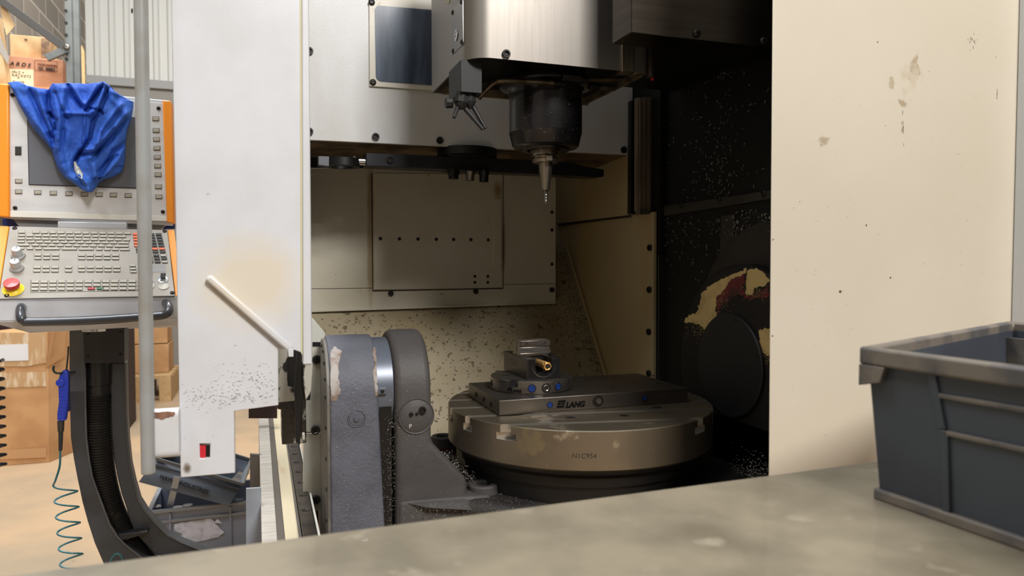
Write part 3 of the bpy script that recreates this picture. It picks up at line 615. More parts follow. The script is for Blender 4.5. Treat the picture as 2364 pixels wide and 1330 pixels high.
# ---------------------------------------------------------------- left bearing casting (fixed)
M_cast = mat('cast_grey_paint', (94,96,106), .58, c2=(80,82,90), scale=10, c3=(176,160,140), s3=120, t3=.76, w3=.02, bump=1.2, bs=160, spec=.4)
M_cast2 = mat('cast_brown_grey', (74,71,70), .58, c2=(64,61,60), scale=7, bump=.8, bs=140, spec=.4)
AY, AZ = 1.5, CZ-.26
def arch(x0, x1, R, zb, n=28, yb=None):
    yz = [(AY-R, zb)] + [(AY-R*cos(pi*k/n), AZ+R*sin(pi*k/n)) for k in range(n+1)] + [(AY+R, zb)]
    ks = [i/12 for i in range(1, 12)]
    yz = [yz[0]]+[(AY-R, zb+(AZ-zb)*k) for k in ks]+yz[1:-1]+[(AY+R, AZ+(zb-AZ)*k) for k in ks]+[yz[-1]]
    return [V((x0, a, c)) for a, c in yz], V((x1-x0, 0, 0))
xa, xb, xc = .118, .208, .237
lc = thing('bearing_casting', (.165, 1.5, .2), 'worn blue-grey cast iron trunnion bearing nearest the door, with chipped paint', 'bearing casting')
p, v = arch(xa, xb, .11, .25)
o = MB().prism(p, v).warp(lambda q: V((q.x+(max(0, AZ-q.z)*.045 if q.x > .16 else -max(0, AZ-q.z)*.0), q.y, q.z))).build('casting', M_cast, lc, bev=.004)
# stepped side flange with bolts
MB().prism([V((xa-.006, a, c)) for a, c in [(AY-.104, .3)]+[(AY-.104*cos(pi*k/24), AZ+.104*sin(pi*k/24)) for k in range(25)]+[(AY+.104, .3)]], (.01,0,0)).build('side_plate', mat('side_plate_grey', (112,108,100), .5, c2=(84,82,78), scale=14, bump=.5), lc, bev=.001)
fa = pt(765, 1000, Y=AY-.113); 
bolts(lc, [V((xa-.007, AY-.09*cos(t), AZ+.09*sin(t))) for t in [radians(a) for a in (0, 22, 44, 66, 88)]]+[V((xa-.007, AY-.09, AZ-.06*k)) for k in range(1, 6)], (-1,0,0), .0045)
p1_ = pt(823, 967, Y=AY-.1105)
MB().lathe([(0,.0005),(.013,.0005),(.0145,-.001),(.0165,.0015),(.0175,0)], p1_, (0,-1,0), 28).lathe([(0,.004),(.005,.004),(.006,.001)], p1_, (0,-1,0), 10).build('plug', M_cast, lc)
rnd = random.Random(11)
def patch(pp, f, m, name, par, k=5, amp=2.2, th=V((0,-.0008,0)), rnd=rnd):
    P_ = [f(x, y) for x, y in jag(pp, k, amp, rnd)]
    return MB().prism(P_, th).build(name, m, par, flat=True)
M_bare = mat('bare_primer', (164,158,154), .6, c2=(128,108,94), scale=40, lo=.45, hi=.6)
def arc_map(R):      # pixel -> point on the casting's front: flat face below the axis, cylinder above it
    def f(x, y):
        d = ray(x, y); a = d.y**2+d.z**2; oy, oz = CAM.y-AY, CAM.z-AZ
        b = oy*d.y+oz*d.z; c_ = oy*oy+oz*oz-R*R; disc = b*b-a*c_
        if disc > 0:
            t = (-b-sqrt(disc))/a; q = CAM+d*t
            if q.z > AZ: return q
        return pt(x, y, Y=AY-R)
    return f
g1 = arc_map(.1108)
def fine_patch(pp, g, m, name, par, amp=1.5, step=3.0, rnd=rnd):
    step = .8
    """thin worn-paint patch that follows the curved casting: filled in a pixel-free grid of small quads"""
    J = jag(pp, 6, amp, rnd)
    def inside(x, y):
        r = False
        for (ax, ay), (bx, by_) in zip(J, J[1:]+J[:1]):
            if (ay > y) != (by_ > y) and x < (bx-ax)*(y-ay)/(by_-ay)+ax: r = not r
        return r
    M = MB(); xs = [q[0] for q in J]; ys = [q[1] for q in J]; y = min(ys)
    while y < max(ys):
        x = min(xs)
        while x < max(xs):
            if inside(x+step/2+rnd.gauss(0,.5), y+step/2+rnd.gauss(0,.5)):
                M.face([g(x, y), g(x+step, y), g(x+step, y+step), g(x, y+step)])
            x += step
        y += step
    return M.build(name, m, par, weld=True)
fine_patch([(763,812),(772,800),(790,812),(782,838),(781,868),(786,905),(776,925),(764,925)], g1, M_bare, 'bare_patch', lc, step=1.6)
fine_patch([(861,800),(868,806),(871,880),(872,915),(866,912),(860,860),(866,840),(860,815)], g1, M_bare, 'bare_patch', lc, step=1.5)
# ring and bellows between the castings
p, v = arch(.206, .235, .104, AZ-.02)
MB().lathe([(0,0),(.103,0),(.103,.034),(0,.034)], (.207,AY,AZ), (1,0,0), 64).build('steel_ring', mat('ring_blue_grey', (98,104,116), .35, .3), lc, bev=.001)
M = MB()
for i in range(4): M.lathe([(0,0),(.098-.003*(i%2),0),(.098-.003*(i%2),.006),(0,.006)], (.212+i*.0065,AY,AZ-.012), (1,0,0), 64)
M.build('bellows', mat('bellows_brown', (74,62,52), .45), lc)
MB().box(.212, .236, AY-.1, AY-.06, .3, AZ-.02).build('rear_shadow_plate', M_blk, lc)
cl = pt(882, 903, Y=AY-.108); MB().box(cl.x-.009, cl.x+.009, cl.y-.003, cl.y+.01, cl.z-.006, cl.z+.006).build('ring_clamp', mat('ring_blue_grey', 0), lc, bev=.001)
bolts(lc, [cl+V((0,-.003,0))], (0,-1,0), .004)
# ---------------------------------------------------------------- swivelling cradle
TX, TY, TZ = .685, 1.5, CZ-.32
ck = thing('swivel_cradle', (.65, 1.5, CZ-.6), 'dark grey cast swivel cradle that carries the round slotted table', 'swivel cradle')
xd0, xd1 = .241, .313; R2 = .118
zB = CZ-.50
p, v = arch(xd0, xd1, R2, zB-.04)
fz0, fz1 = pt(1004, 1022, Y=AY-R2).z, pt(1080, 1108, Y=AY-R2).z; fx1 = pt(1080, 1108, Y=AY-R2).x
def flare(q):
    if q.x < xd1-.001 or q.z > fz0: return q
    return V((xd1+(fx1-xd1)*min(1, (fz0-q.z)/(fz0-fz1)), q.y, q.z))
zz_ = sorted(set([zB-.04, fz1, fz0, fz0-.012]))
yz_ = [(AY-R2, zz) for zz in zz_]+[(AY-R2*cos(pi*k/28), AZ+R2*sin(pi*k/28)) for k in range(29)]+[(AY+R2, zz) for zz in zz_[::-1]]
o = MB().prism([V((xd0, a, c)) for a, c in yz_], (xd1-xd0, 0, 0)).bis([fz0, fz1]).warp(flare).build('left_arm', M_cast2, ck, bev=.012, seg=4)
# gusset flaring from the arm to the base, and the web in front of it
gz = lambda x, y: pt(x, y, Y=AY-R2+.001)
zb1 = zat(1000, 1150, AY-R2)
MB().loft([V((xd0+.006, AY-R2-.004, zb1)), V((.43, AY-R2-.02, zb1)), V((.43, AY-R2-.02, zb1-.3)), V((xd0+.006, AY-R2-.004, zb1-.3))],
          [V((xd0+.006, AY+.2, zb1+.01)), V((.43, AY+.2, zb1+.01)), V((.43, AY+.2, zb1-.3)), V((xd0+.006, AY+.2, zb1-.3))]).build('foot_web', M_cast2, ck, bev=.006)
wedge = [gz(932,1160), gz(1080,1142), gz(1086,1166), gz(985,1162)]
MB().loft([q+V((0,-.001,0)) for q in wedge], [wedge[0]+V((0,-.004,0)), wedge[1]+V((0,-.012,0)), wedge[2]+V((0,-.036,-.0)), wedge[3]+V((0,-.03,0))]).build('foot_ridge', M_cast2, ck, bev=.002)
# base casting under the table
M_base = mat('cradle_base_dark', (52,48,46), .5, c2=(40,37,36), scale=8, bump=.6, bs=120, coat=.1)
zt_ = CZ-.475
pl_ = [V((.36,AY-.13,zt_)), V((.46,AY-.22,zt_)), V((.95,AY-.24,zt_)), V((1.08,AY-.1,zt_)), V((1.08,AY+.25,zt_)), V((.36,AY+.25,zt_))]
MB().prism(pl_, (0,0,-.12)).build('base_casting', M_base, ck, bev=.02, seg=3)
MB().loft([V((xd1-.01,AY-.1,AZ-.1)), V((xd1-.01,AY+.12,AZ-.1)), V((xd1-.01,AY+.12,zt_-.05)), V((xd1-.01,AY-.1,zt_-.05))],
          [V((.40,AY-.1,zt_-.0)), V((.40,AY+.12,zt_-.0)), V((.40,AY+.12,zt_-.05)), V((.40,AY-.1,zt_-.05))]).build('arm_fillet', M_base, ck, bev=.01)
def boss(c, name='lifting_boss'):
    MB().lathe([(.016,.005),(.016,.022),(.018,.024),(.028,.024),(.031,.021),(.032,0),(.034,-.01),(.03,-.02)], c, (0,0,1), 40).lathe([(0,.006),(.016,.006)], c, (0,0,1), 40).build(name, M_cast2, ck)
bc = pt(1116, 1142, Z=-.482); boss(bc)
bc2 = pt(1023, 1028, Y=1.72); boss(bc2); 
MB().lathe([(0,-.001),(.033,-.001),(.033,-.025),(0,-.025)], bc2, (0,0,1), 32).build('red_ring', mat('dark_red_paint', (120,30,36), .5), ck)
MB().box(bc2.x-.03, bc2.x+.06, 1.69, 1.75, zt_-.05, bc2.z-.02).build('rear_rib', M_base, ck)
# front cap on the left arm
cp = pt(961, 961, Y=AY-R2-.0005); rc = .0325
MB().lathe([(0,.003),(rc*.92,.003),(rc,.001),(rc*1.07,.0025),(rc*1.12,0)], cp, (0,-1,0), 48).build('round_cap', M_cast2, ck)
bolts(ck, [pt(975,947,Y=AY-R2-.004)], (0,-1,0), .0075, HEX, 'cap_screw'); bolts(ck, [pt(949,957,Y=AY-R2-.004)], (0,-1,0), .0042, HEX, 'cap_screw'); bolts(ck, [pt(962,956,Y=AY-R2-.004)], (0,-1,0), .003, HEX, 'cap_screw')
text('painted_letter', 'P', .0115, pt(944, 989, Y=AY-R2-.0045), (1,0,0), (0,0,1), mat('paint_mark', (200,196,190), .6), ck)
# pedestal below the table
MB().lathe([(0,-.09),(.262,-.09),(.262,-.155),(.0,-.155)], (TX,TY,TZ), (0,0,1), 80).lathe([(0,-.078),(.29,-.078),(.288,-.088),(.272,-.1),(.27,-.118),(.25,-.12),(.25,-.14),(.24,-.14),(0,-.14)], (TX,TY,TZ), (0,0,1), 80).build('pedestal', M_blk, ck)
# right arm: rounded housing with remains of cream paint, black cover disc
XA = 1.035
hc = pt(1702, 852, X=XA); hr = .243
M = MB(); M.lathe([(0,.0),(hr*.97,.0),(hr,-.006),(hr,-.06),(0,-.06)], hc, (-1,0,0), 80)
M.box(XA, XA+.055, hc.y-hr*.9, hc.y+hr*.9, zt_-.1, hc.z-.12)
M_house = mat('housing_dark', (28,26,24), .6, spec=.3, c2=(27,24,22), scale=9, c3=(70,30,28), s3=7, t3=.66, w3=.08, bump=.5, bs=120)
M.build('right_arm', M_house, ck, bev=.001)
dc = pt(1685, 843, X=XA-.004); drr = .1215
MB().lathe([(0,.006),(drr*.985,.006),(drr,.004),(drr,-.002)], dc, (-1,0,0), 80).build('cover_disc', mat('cover_disc_black', (22,22,25), .55, c2=(18,18,20), scale=5), ck)
bolts(ck, [dc+V((-.006, drr*.93*cos(a), drr*.93*sin(a))) for a in [radians(k) for k in (-75,-30,12,55,105,160,205,250)]], (-1,0,0), .0035)
rnd = random.Random(21)
gx_ = lambda x, y: pt(x, y, X=XA-.0006)
M_cr = mat('old_cream_paint', (196,170,112), .6, c2=(176,150,98), scale=20)
M_red = mat('old_red_paint', (96,26,30), .6, c2=(60,26,24), scale=30)
gred = lambda x, y: pt(x, y, X=XA-.0003)
fine_patch([(1655,735),(1650,690),(1668,660),(1700,632),(1716,628),(1716,690),(1775,660),(1775,682),(1740,690),(1700,680),(1680,690),(1665,710)], gred, M_red, 'red_undercoat', ck, amp=4, step=1.7, rnd=rnd)
fine_patch([(1579,744),(1583,733),(1608,721),(1616,700),(1618,678),(1636,662),(1665,644),(1700,630),(1722,619),(1722,632),(1700,640),(1684,650),(1672,668),(1654,685),(1652,700),(1654,728),(1642,748),(1636,772),(1618,752),(1600,745)], gx_, M_cr, 'cream_paint_remains', ck, amp=2.6, step=1.5, rnd=rnd)
fine_patch([(1726,624),(1735,619),(1752,622),(1768,634),(1776,650),(1762,662),(1742,664),(1734,682),(1722,680),(1722,650)], gx_, M_cr, 'cream_paint_remains', ck, amp=2.6, step=1.5, rnd=rnd)
fine_patch([(1753,762),(1768,758),(1786,762),(1786,810),(1770,822),(1758,815),(1752,790)], gx_, M_cr, 'cream_paint_remains', ck, amp=2.6, step=1.5, rnd=rnd)
M = MB()
for cx, cy, sx, sy, n in ((1618,760,16,12,200),(1668,690,10,22,120),(1765,825,14,12,160),(1745,676,14,10,120)):
    for i in range(n):
        x, y = rnd.gauss(cx, sx), rnd.gauss(cy, sy); e = rnd.uniform(.5, 1.3)
        M.face([gx_(x, y), gx_(x+e, y), gx_(x+e, y+e), gx_(x, y+e)])
o = M.build('cream_paint_specks', M_cr, ck); o['kind'] = 'stuff'
# ---------------------------------------------------------------- round slotted table
M_tbl = mat('table_steel', (140,130,114), .36, .85, c2=(116,104,84), scale=6, lo=.4, hi=.7, c3=(184,174,156), s3=14, t3=.66, w3=.07, bump=.3, bs=180, rv=.15,
   blob=[(tuple(pt(1320,1010,Y=1.21)-V((.685,1.5,CZ-.4))), .045, (186,176,156), (1,0,1.3), 40, 2.6), (tuple(pt(1260,1045,Y=1.21)-V((.685,1.5,CZ-.4))), .05, (150,138,112), (1,0,.8), 30, 2.0)])
M_slot = mat('machined_slot_steel', (176,171,162), .28, .8)
RT = .3; rtb = thing('rotary_table', (TX,TY,TZ-.08), 'thick round steel rotary table with parallel T-slots and a stamped number on its rim', 'rotary table')
tab = MB().lathe([(0,0),(RT-.002,0),(RT,-.002),(RT,-.076),(RT-.004,-.08),(0,-.08)], (TX,TY,TZ), (0,0,1), 160).build('table_plate', M_tbl, rtb)
th = radians(-10.7); sd = V((cos(th), sin(th), 0)); sn = V((-sin(th), cos(th), 0))
for off in SLOTS:
    M = MB(); c = V((TX,TY,TZ))+sn*off
    M.prism([c+sd*.34+sn*.0085+V((0,0,.01)), c+sd*.34-sn*.0085+V((0,0,.01)), c-sd*.34-sn*.0085+V((0,0,.01)), c-sd*.34+sn*.0085+V((0,0,.01))], (0,0,-.03)); cut(tab, M, M_slot)
    M = MB(); M.prism([c+sd*.34+sn*.0155-V((0,0,.016)), c+sd*.34-sn*.0155-V((0,0,.016)), c-sd*.34-sn*.0155-V((0,0,.016)), c-sd*.34+sn*.0155-V((0,0,.016))], (0,0,-.014)); cut(tab, M, M_slot)
# tapped holes between the slots
hm = mesh_of(MB().lathe([(1,0),(1,.02),(.72,.02),(.6,.005),(0,.005)], (0,0,0), (0,0,1), 24), 'tapped_hole', mat('hole_steel', (168,164,156), .25, 1.0))
hd = mesh_of(MB().lathe([(.62,.03),(0,.03)], (0,0,0), (0,0,1), 24), 'hole_bottom', mat('hole_dark', 0))
for x, y in ((1317,964), (1441,960), (1517,941)):
    q = pt(x, y, Z=-.32); sub(hm, 'tapped_hole', rtb, q+V((0,0,.0003)), scale=.0108); sub(hd, 'hole_bottom', rtb, q+V((0,0,.0003)), scale=.0108)
M = MB(); q0 = pt(1232, 1046, Y=TY-RT); ang0 = atan2(q0.y-TY, q0.x-TX)
fr_ = V((cos(radians(-112)), sin(radians(-112)), 0)); ps = V((TX,TY,TZ))+fr_*(RT+.0006); 
tx = text('stamped_number', 'N1C954', .0135, V((TX,TY,TZ))+fr_*(RT+.0004)+V((-fr_.y,fr_.x,0))*(-.026)-V((0,0,.052)), V((-fr_.y,fr_.x,0)), (0,0,1), mat('stamp_dark', (64,56,42), .6), rtb, ext=.0002, shear=.1)
me = tx.data; b0 = WL(rtb)
for vv in me.vertices:      # wrap the number round the rim
    w0 = vv.co+b0; r = V((w0.x-TX, w0.y-TY)); k = (RT+.0003)/r.length; vv.co = V((TX+r.x*k, TY+r.y*k, w0.z))-b0
# ---------------------------------------------------------------- pallet plate
ZP = CZ-.288
M_pl = mat('ground_tool_steel', (104,98,92), .34, .85, c2=(88,82,76), scale=8, lo=.4, hi=.7, bump=.15, bs=300, rv=.1)
pp = thing('pallet_plate', (.69, 1.517, TZ), 'rectangular ground steel pallet plate lying across the slotted round table', 'pallet plate')
plate = MB().box(.460, .914, 1.402, 1.635, TZ+.0003, ZP).build('plate', M_pl, pp, bev=.0012)
YPp = 1.4015
def py_(x, y): return pt(x, y, Y=YPp)
text('engraved_logo', 'LANG', .0165, py_(1306, 941.5), (1,0,0), (0,0,1), mat('engraving', (14,12,11), .9, spec=.1), pp, shear=.25, off=.0009, ext=.0002)
def logo(f, x0, y0, s, par, nx=V((0,-.0004,0))):
    M = MB()
    for a, c, w_, h_ in ((0,0,1,.28),(0,.36,.45,.26),(.55,.36,.45,.26),(0,.72,1,.28)):
        P_ = [(a, c), (a+w_, c), (a+w_, c+h_), (a, c+h_)]
        M.prism([f(x0+s*(u+.25*(1-v_)), y0+s*v_-.07*s*u) for u, v_ in P_], nx)
    M.build('engraved_emblem', mat('engraving', 0), par, flat=True)
logo(py_, 1285, 925, 17, pp)
def port(f, x, y, r, col, par, n, name='port_plug'):
    q = f(x, y); M = MB().lathe([(r,.0),(r,.0012),(r*.86,.0012),(r*.82,.0002),(0,.0002)], q, n, 28)
    o = M.build('port_ring', BLACK, par); M2 = MB().lathe([(r*.8,.0003),(r*.8,.001),(r*.3,.001),(r*.28,.0004),(0,.0004)], q, n, 28).build(name, col, par); return q
M_blue = mat('blue_plug', (30,60,130), .35, .4)
port(py_, 1269.5, 935, .0068, M_blue, pp, (0,-1,0)); port(py_, 1488, 919, .0066, M_blue, pp, (0,-1,0))
q = port(py_, 1381, 926, .0126, BLACK, pp, (0,-1,0)); MB().lathe([(0,.0045),(.0066,.0045),(.0075,.003),(.0075,0)], q, (0,-1,0), 6).build('hex_head', STEELB, pp)
MB().prism([py_(1516,914), py_(1540,912.5), py_(1540,914.5), py_(1516,916)], (0,-.0002,0)).prism([py_(1516,920), py_(1548,918), py_(1548,919.5), py_(1516,921.5)], (0,-.0002,0)).build('engraved_note', mat('engraving_soft', (60,55,50), .6), pp, flat=True)
q_ = V((0,0,1)).to_track_quat('Z','Y')
for x, y in ((1413,897), (1507,868), (1522,886), (1128,893), (1476,883)):
    q = pt(x, y, Z=-.288)+V((0,0,.0002)); sub(hm, 'plate_hole', pp, q, scale=.0085); sub(hd, 'hole_bottom', pp, q, scale=.0085)
for x, y in ((1099,911), (1116,922), (1133,934)):
    q = pt(x, y, X=.4595); sub(HOLEM, 'side_hole', pp, q, V((-1,0,0)).to_track_quat('Z','Y'), .0055)
# ---------------------------------------------------------------- round quick-change base
QX, QY, QR, QH = .579, 1.528, .0935, .0285
M_qb = mat('turned_steel', (132,126,120), .3, .9, c2=(112,106,100), scale=9, st=(1,1,4), bump=.15, bs=300)
qb = thing('round_clamping_base', (QX,QY,ZP), 'round steel quick-change base with blue plugs, standing on the pallet plate', 'clamping base')
qd = MB().lathe([(0,0),(QR-.003,0),(QR-.003,.002),(QR,.003),(QR,QH-.001),(QR-.001,QH),(0,QH)], (QX,QY,ZP+.0003), (0,0,1), 96).build('base_disc', M_qb, qb)
def rim(x, y, e=0):
    d = ray(x, y); ox, oy = CAM.x-QX, CAM.y-QY; a = d.x**2+d.y**2; b = ox*d.x+oy*d.y; c_ = ox*ox+oy*oy-(QR+e)**2
    t = (-b-sqrt(max(0, b*b-a*c_)))/a; q = CAM+d*t; return q
def rn(q): n = V((q.x-QX, q.y-QY, 0)); return n.normalized()
for x, y, r, m_ in ((1228,897,.0092,M_blue), (1288,892.5,.0088,M_blue), (1261,896,.0104,BLACK)):
    q = rim(x, y); port(lambda *_: q, 0, 0, r, m_, qb, rn(q))
q = rim(1261, 896); MB().lathe([(.004,.0014),(.006,.0026),(.0075,.0014)], q, rn(q), 24).build('clamp_screw', STEELB, qb)
n = rn(rim(1190, 903)); q = rim(1179, 905, .0004); text('engraved_logo', 'LANG', .0092, q+n*.0006, V((-n.y, n.x, 0)), (0,0,1), mat('engraving', 0), qb, shear=.25, off=.0005, ext=.0002)
logo(lambda x, y: rim(x, y, .0005), 1170.5, 894.5, 8.5, qb, nx=V((0,-.0003,0)))
q = rim(1186, 882); n = rn(q); R_ = Matrix((V((-n.y,n.x,0)), n, V((0,0,1)))).transposed().to_4x4()
M_nk = mat('notch_shade', (22,20,19), .7)  # near-black cut faces stand in for the shade inside the notches
cut(qd, MB().box(-.0105, .0095, -.018, .02, ZP+QH-.0135, ZP+QH+.01, Matrix.Translation((q.x,q.y,0)) @ R_), M_nk)
q = rim(1313, 876); n = rn(q); R_ = Matrix((V((-n.y,n.x,0)), n, V((0,0,1)))).transposed().to_4x4()
cut(qd, MB().box(-.004, .004, -.014, .02, ZP+QH-.0135, ZP+QH+.01, Matrix.Translation((q.x,q.y,0)) @ R_), M_nk)
ztop = -.288+QH
for x, y in ((1166,868), (1152,858)):
    q = pt(x, y, Z=ztop)+V((0,0,.0004)); sub(hm, 'top_hole', qb, q, scale=.0098)
q = rim(1135, 884); sub(HOLEM, 'side_hole', qb, q, rn(q).to_track_quat('Z','Y'), .007)
# ---------------------------------------------------------------- vise
ZV = ZP+QH+.0008
M_vb = mat('vise_black_steel', (58,55,55), .36, .75, c2=(46,44,44), scale=12)
M_vd = mat('vise_dark_face', (26,25,26), .4, .5)
M_vj = mat('vise_jaw_steel', (120,114,108), .3, .9, c2=(100,94,88), scale=20, st=(1,1,5))
vx0, vx1, vy0, vy1 = .5465, .6255, 1.468, 1.628
vs = thing('machine_vise', (.586, 1.548, ZV), 'small black precision vise with serrated jaws and a brass screw, on the round base', 'vise')
vb = MB().box(vx0, vx1, vy0, vy1, ZV, ZV+.0445).build('vise_body', M_vb, vs)
cut(vb, MB().box(vx0+.02, vx1-.02, vy0-.01, vy1-.01, ZV+.02, ZV+.06))
cut(vb, MB().cyl(((vx0+vx1)/2, vy0-.01, ZV+.026), ((vx0+vx1)/2, vy0+.03, ZV+.026), .0205, seg=40))
bv = vb.modifiers.new('Bevel', 'BEVEL'); bv.width = .0008; bv.segments = 2; bv.limit_method = 'ANGLE'
MB().box(vx0+.0145, vx1, vy0-.0008, vy0+.0, ZV+.001, ZV+.014).build('end_plate', M_vd, vs)
MB().box(vx0+.004, vx0+.019, vy0-.0009, vy0, ZV+.002, ZV+.043).build('end_plate', M_vd, vs)
MB().box(vx1-.021, vx1-.003, vy0-.0009, vy0, ZV+.012, ZV+.043).build('end_plate', M_vd, vs)
MB().tube([((vx0+vx1)/2+.0285*cos(a), vy0-.0012, ZV+.032+.0285*sin(a)) for a in [radians(190+k*8) for k in range(21)]], .0006, 6).build('arc_mark', STEELB, vs)
text('engraved_logo', 'LANG', .017, V((vx0-.0004, 1.59, ZV+.02)), (0,-1,0), (0,0,1), mat('engraving_faint', (92,88,86), .4, .6), vs, shear=.0, ext=.0002, off=.0006)
sx = vx0+.043; M_brass = mat('brass', (226,182,112), .32, .8, c2=(200,152,88), scale=40)
s0 = V((sx, vy0-.016, ZV+.029)); s1 = V((sx, vy0+.05, ZV+.029))
MB().cyl(s0+V((0,.008,0)), s1, .0094, seg=32).build('brass_screw', M_brass, vs, bev=.0005)
hx = MB().lathe([(.0062,.0005),(.0072,0),(.0098,.0008),(.0098,.009),(.0094,.0095)], s0, (0,1,0), 6); hx.lathe([(0,.005),(.0062,.005),(.0062,.0006)], s0, (0,1,0), 6); hx.build('hex_end', M_brass, vs)
MB().lathe([(0,.001),(.0045,.001),(.0045,.004)], s0, (0,1,0), 16).build('screw_recess', mat('hole_dark', 0), vs)
MB().box(vx0+.02, vx1-.02, vy0+.05, vy1-.012, ZV+.02, ZV+.043).build('spindle_block', M_vd, vs)
def jaw(yc, flip, name):
    s = -1 if flip else 1
    z0_ = ZV+.0447; M = MB()
    prof = [(-.016,0),(-.016,.006),(-.0055,.0185),(-.0055,.034),(.0085,.034),(.0085,0)]
    M.prism([V((vx0+.0015, yc+s*a, z0_+c)) for a, c in prof], (.076,0,0))
    o = M.build(name, M_vj, vs, bev=.0006)
    M = MB()
    for i in range(19):
        for k in (0, 1): 
            x = vx0+.004+i*.0039; M.lathe([(.0014,0),(.0003,.0022)], (x, yc+s*(.006-.005*k), z0_+.034), (0,0,1), 4)
    M.build('jaw_teeth', M_vj, o)
    if not flip:
        MB().box(vx0+.0055, vx1-.0005, yc-.0075, yc-.0055, z0_+.0215, z0_+.0335).build('jaw_insert', M_vj, o, bev=.0004)
        for x in (.0205, .0645): sub(HOLEM, 'jaw_hole', o, V((vx0+x, yc-.0076, z0_+.0275)), V((0,-1,0)).to_track_quat('Z','Y'), .0026)
jaw(1.533, False, 'movable_jaw'); jaw(1.553, True, 'fixed_jaw')
MB().box(vx1-.009, vx1-.004, 1.5, 1.51, ZV+.044, ZV+.052).build('stop_pin', M_vd, vs)
# ---------------------------------------------------------------- spindle head
ZH = CZ+.4145
hx0, hx1, hy0, hy1 = .396, .805, 1.40, 1.735
hd_ = thing('spindle_head', (.6, 1.57, CZ+.25), 'brushed stainless spindle head with a rounded corner hanging over the table', 'spindle head')
def plan(off=0, rad=.05):
    x0_, x1_, y0_, y1_ = hx0+off, hx1-off, hy0+off, hy1-off; out = []; r = rad-off
    for k in range(11): a = pi + pi/2*k/10; out.append((x0_+r+r*cos(a), y0_+r+r*sin(a)))
    r2 = .01-off*.5
    for k in range(5): a = -pi/2+pi/2*k/4; out.append((x1_-r2+r2*cos(a), y0_+r2+r2*sin(a)))
    out += [(x1_, y1_), (x0_, y1_)]; return out
M = MB(); A_ = [V((x, y, ZH)) for x, y in plan()]; B_ = [V((x, y, 2.1)) for x, y in plan()]; A2 = [V((x, y, ZH)) for x, y in plan(.004)]; A3 = [V((x, y, ZH+.06)) for x, y in plan(.004)]
n = len(A_)
for i in range(n):
    j = (i+1) % n; M.face([A_[i], A_[j], B_[j], B_[i]]); M.face([A_[i], A_[j], A2[j], A2[i]]); M.face([A2[i], A2[j], A3[j], A3[i]])
M.face(B_); M.face(A3)
M.build('head_cover', M_ss, hd_, weld=True)
MB().prism([V((x, y, ZH+.035)) for x, y in plan(.0045)], (0,0,.01)).build('underside_plate', M_blk, hd_)  # black plate closes the open cover, standing in for its dark hollow
bolts(hd_, [pt(1168, 125, Y=hy0-.0005)], (0,-1,0), .0088, HEX)
cxp = lambda x, y: pt(x, y, X=hx0-.0012)
MB().prism(rrect([cxp(1042,27), cxp(1068,-4), cxp(1069,102), cxp(1043,128)], .006), (.0015,0,0)).build('side_plate', mat('side_plate_steel', (128,126,124), .35, .9), hd_)
bolts(hd_, [cxp(1045,29), cxp(1065,4), cxp(1066,97), cxp(1046,118)], (-1,0,0), .0055)
q = cxp(1054, 82); MB().lathe([(.011,0),(.0115,.002),(.0085,.002),(.0085,.0006),(0,.0006)], q, (-1,0,0), 28).build('indicator_ring', M_shiny, hd_)
MB().prism([cxp(1028,-20), cxp(1044,-30), cxp(1036,8), cxp(1030,10)], (.001,0,0)).build('warning_sticker', mat('sticker', (190,182,150), .5), hd_)
# right end: cylinder guides beside the head
M_gd = mat('guide_steel', (156,146,132), .32, .9, c2=(130,118,100), scale=12, st=(6,6,.3))
for a, c, y1_, Yq in ((1436,1463,167,1.395),(1465,1489,172,1.41)):
    MB().prism([pt(a,60,Y=Yq), pt(c,60,Y=Yq), pt(c,y1_,Y=Yq), pt(a,y1_-2,Y=Yq)], (0,.03,0)).build('guide_strip', M_gd, hd_, bev=.002)
q = pt(1500, 178, Y=1.44); MB().cyl(q, V((q.x,q.y,1.95)), .0095).lathe([(0,.035),(.0105,.035),(.0105,.04),(0,.04)], q, (0,0,1)).build('guide_rod', M_shiny if False else M_gd, hd_)
q = pt(1506, 181, Y=1.44); MB().lathe([(0,0),(.004,0),(.004,.004),(0,.006)], q, (0,0,-1), 10).build('red_cap', mat('red_plastic', 0), hd_)
# spindle nose
SX, SY = .63, 1.57
def sz(y): return (605-y)/F*1.689
zN = CZ+sz(346)
M_sp = mat('spindle_black', (38,36,39), .3, .5, c2=(28,27,29), scale=10, c3=(140,136,130), s3=130, t3=.80, w3=.01, bump=.15, bs=60, coat=.3)
M = MB(); M.lathe([(0,.155),(.108,.155),(.110,.150),(.108,.142),(.090,.138),(.086,.132),(.0855,.12),(.0855,.036),(.0850,.033),(.0842,.032),(.078,.006),(.074,.002),(.058,.0),(.056,-.004),(.045,-.004),(.043,.002),(0,.002)], (SX,SY,zN), (0,0,1), 72)
M.build('spindle_nose', M_sp, hd_)
MB().lathe([(0,.15),(.095,.15),(.095,.23),(0,.23)], (SX,SY,zN), (0,0,1), 40).build('spindle_neck', M_blk, hd_)
# tan frame edge behind, seen below the head
MB().box(hx0+.02, hx1, hy1-.03, hy1-.02, ZH-.006, ZH+.012).build('rear_frame_edge', mat('tan_frame', (112,100,78), .6, c2=(60,52,40), scale=20), hd_)
MB().box(hx1-.012, hx1-.004, hy0+.02, hy1-.02, ZH-.004, ZH+.01).build('right_frame_edge', mat('tan_frame', 0), hd_)
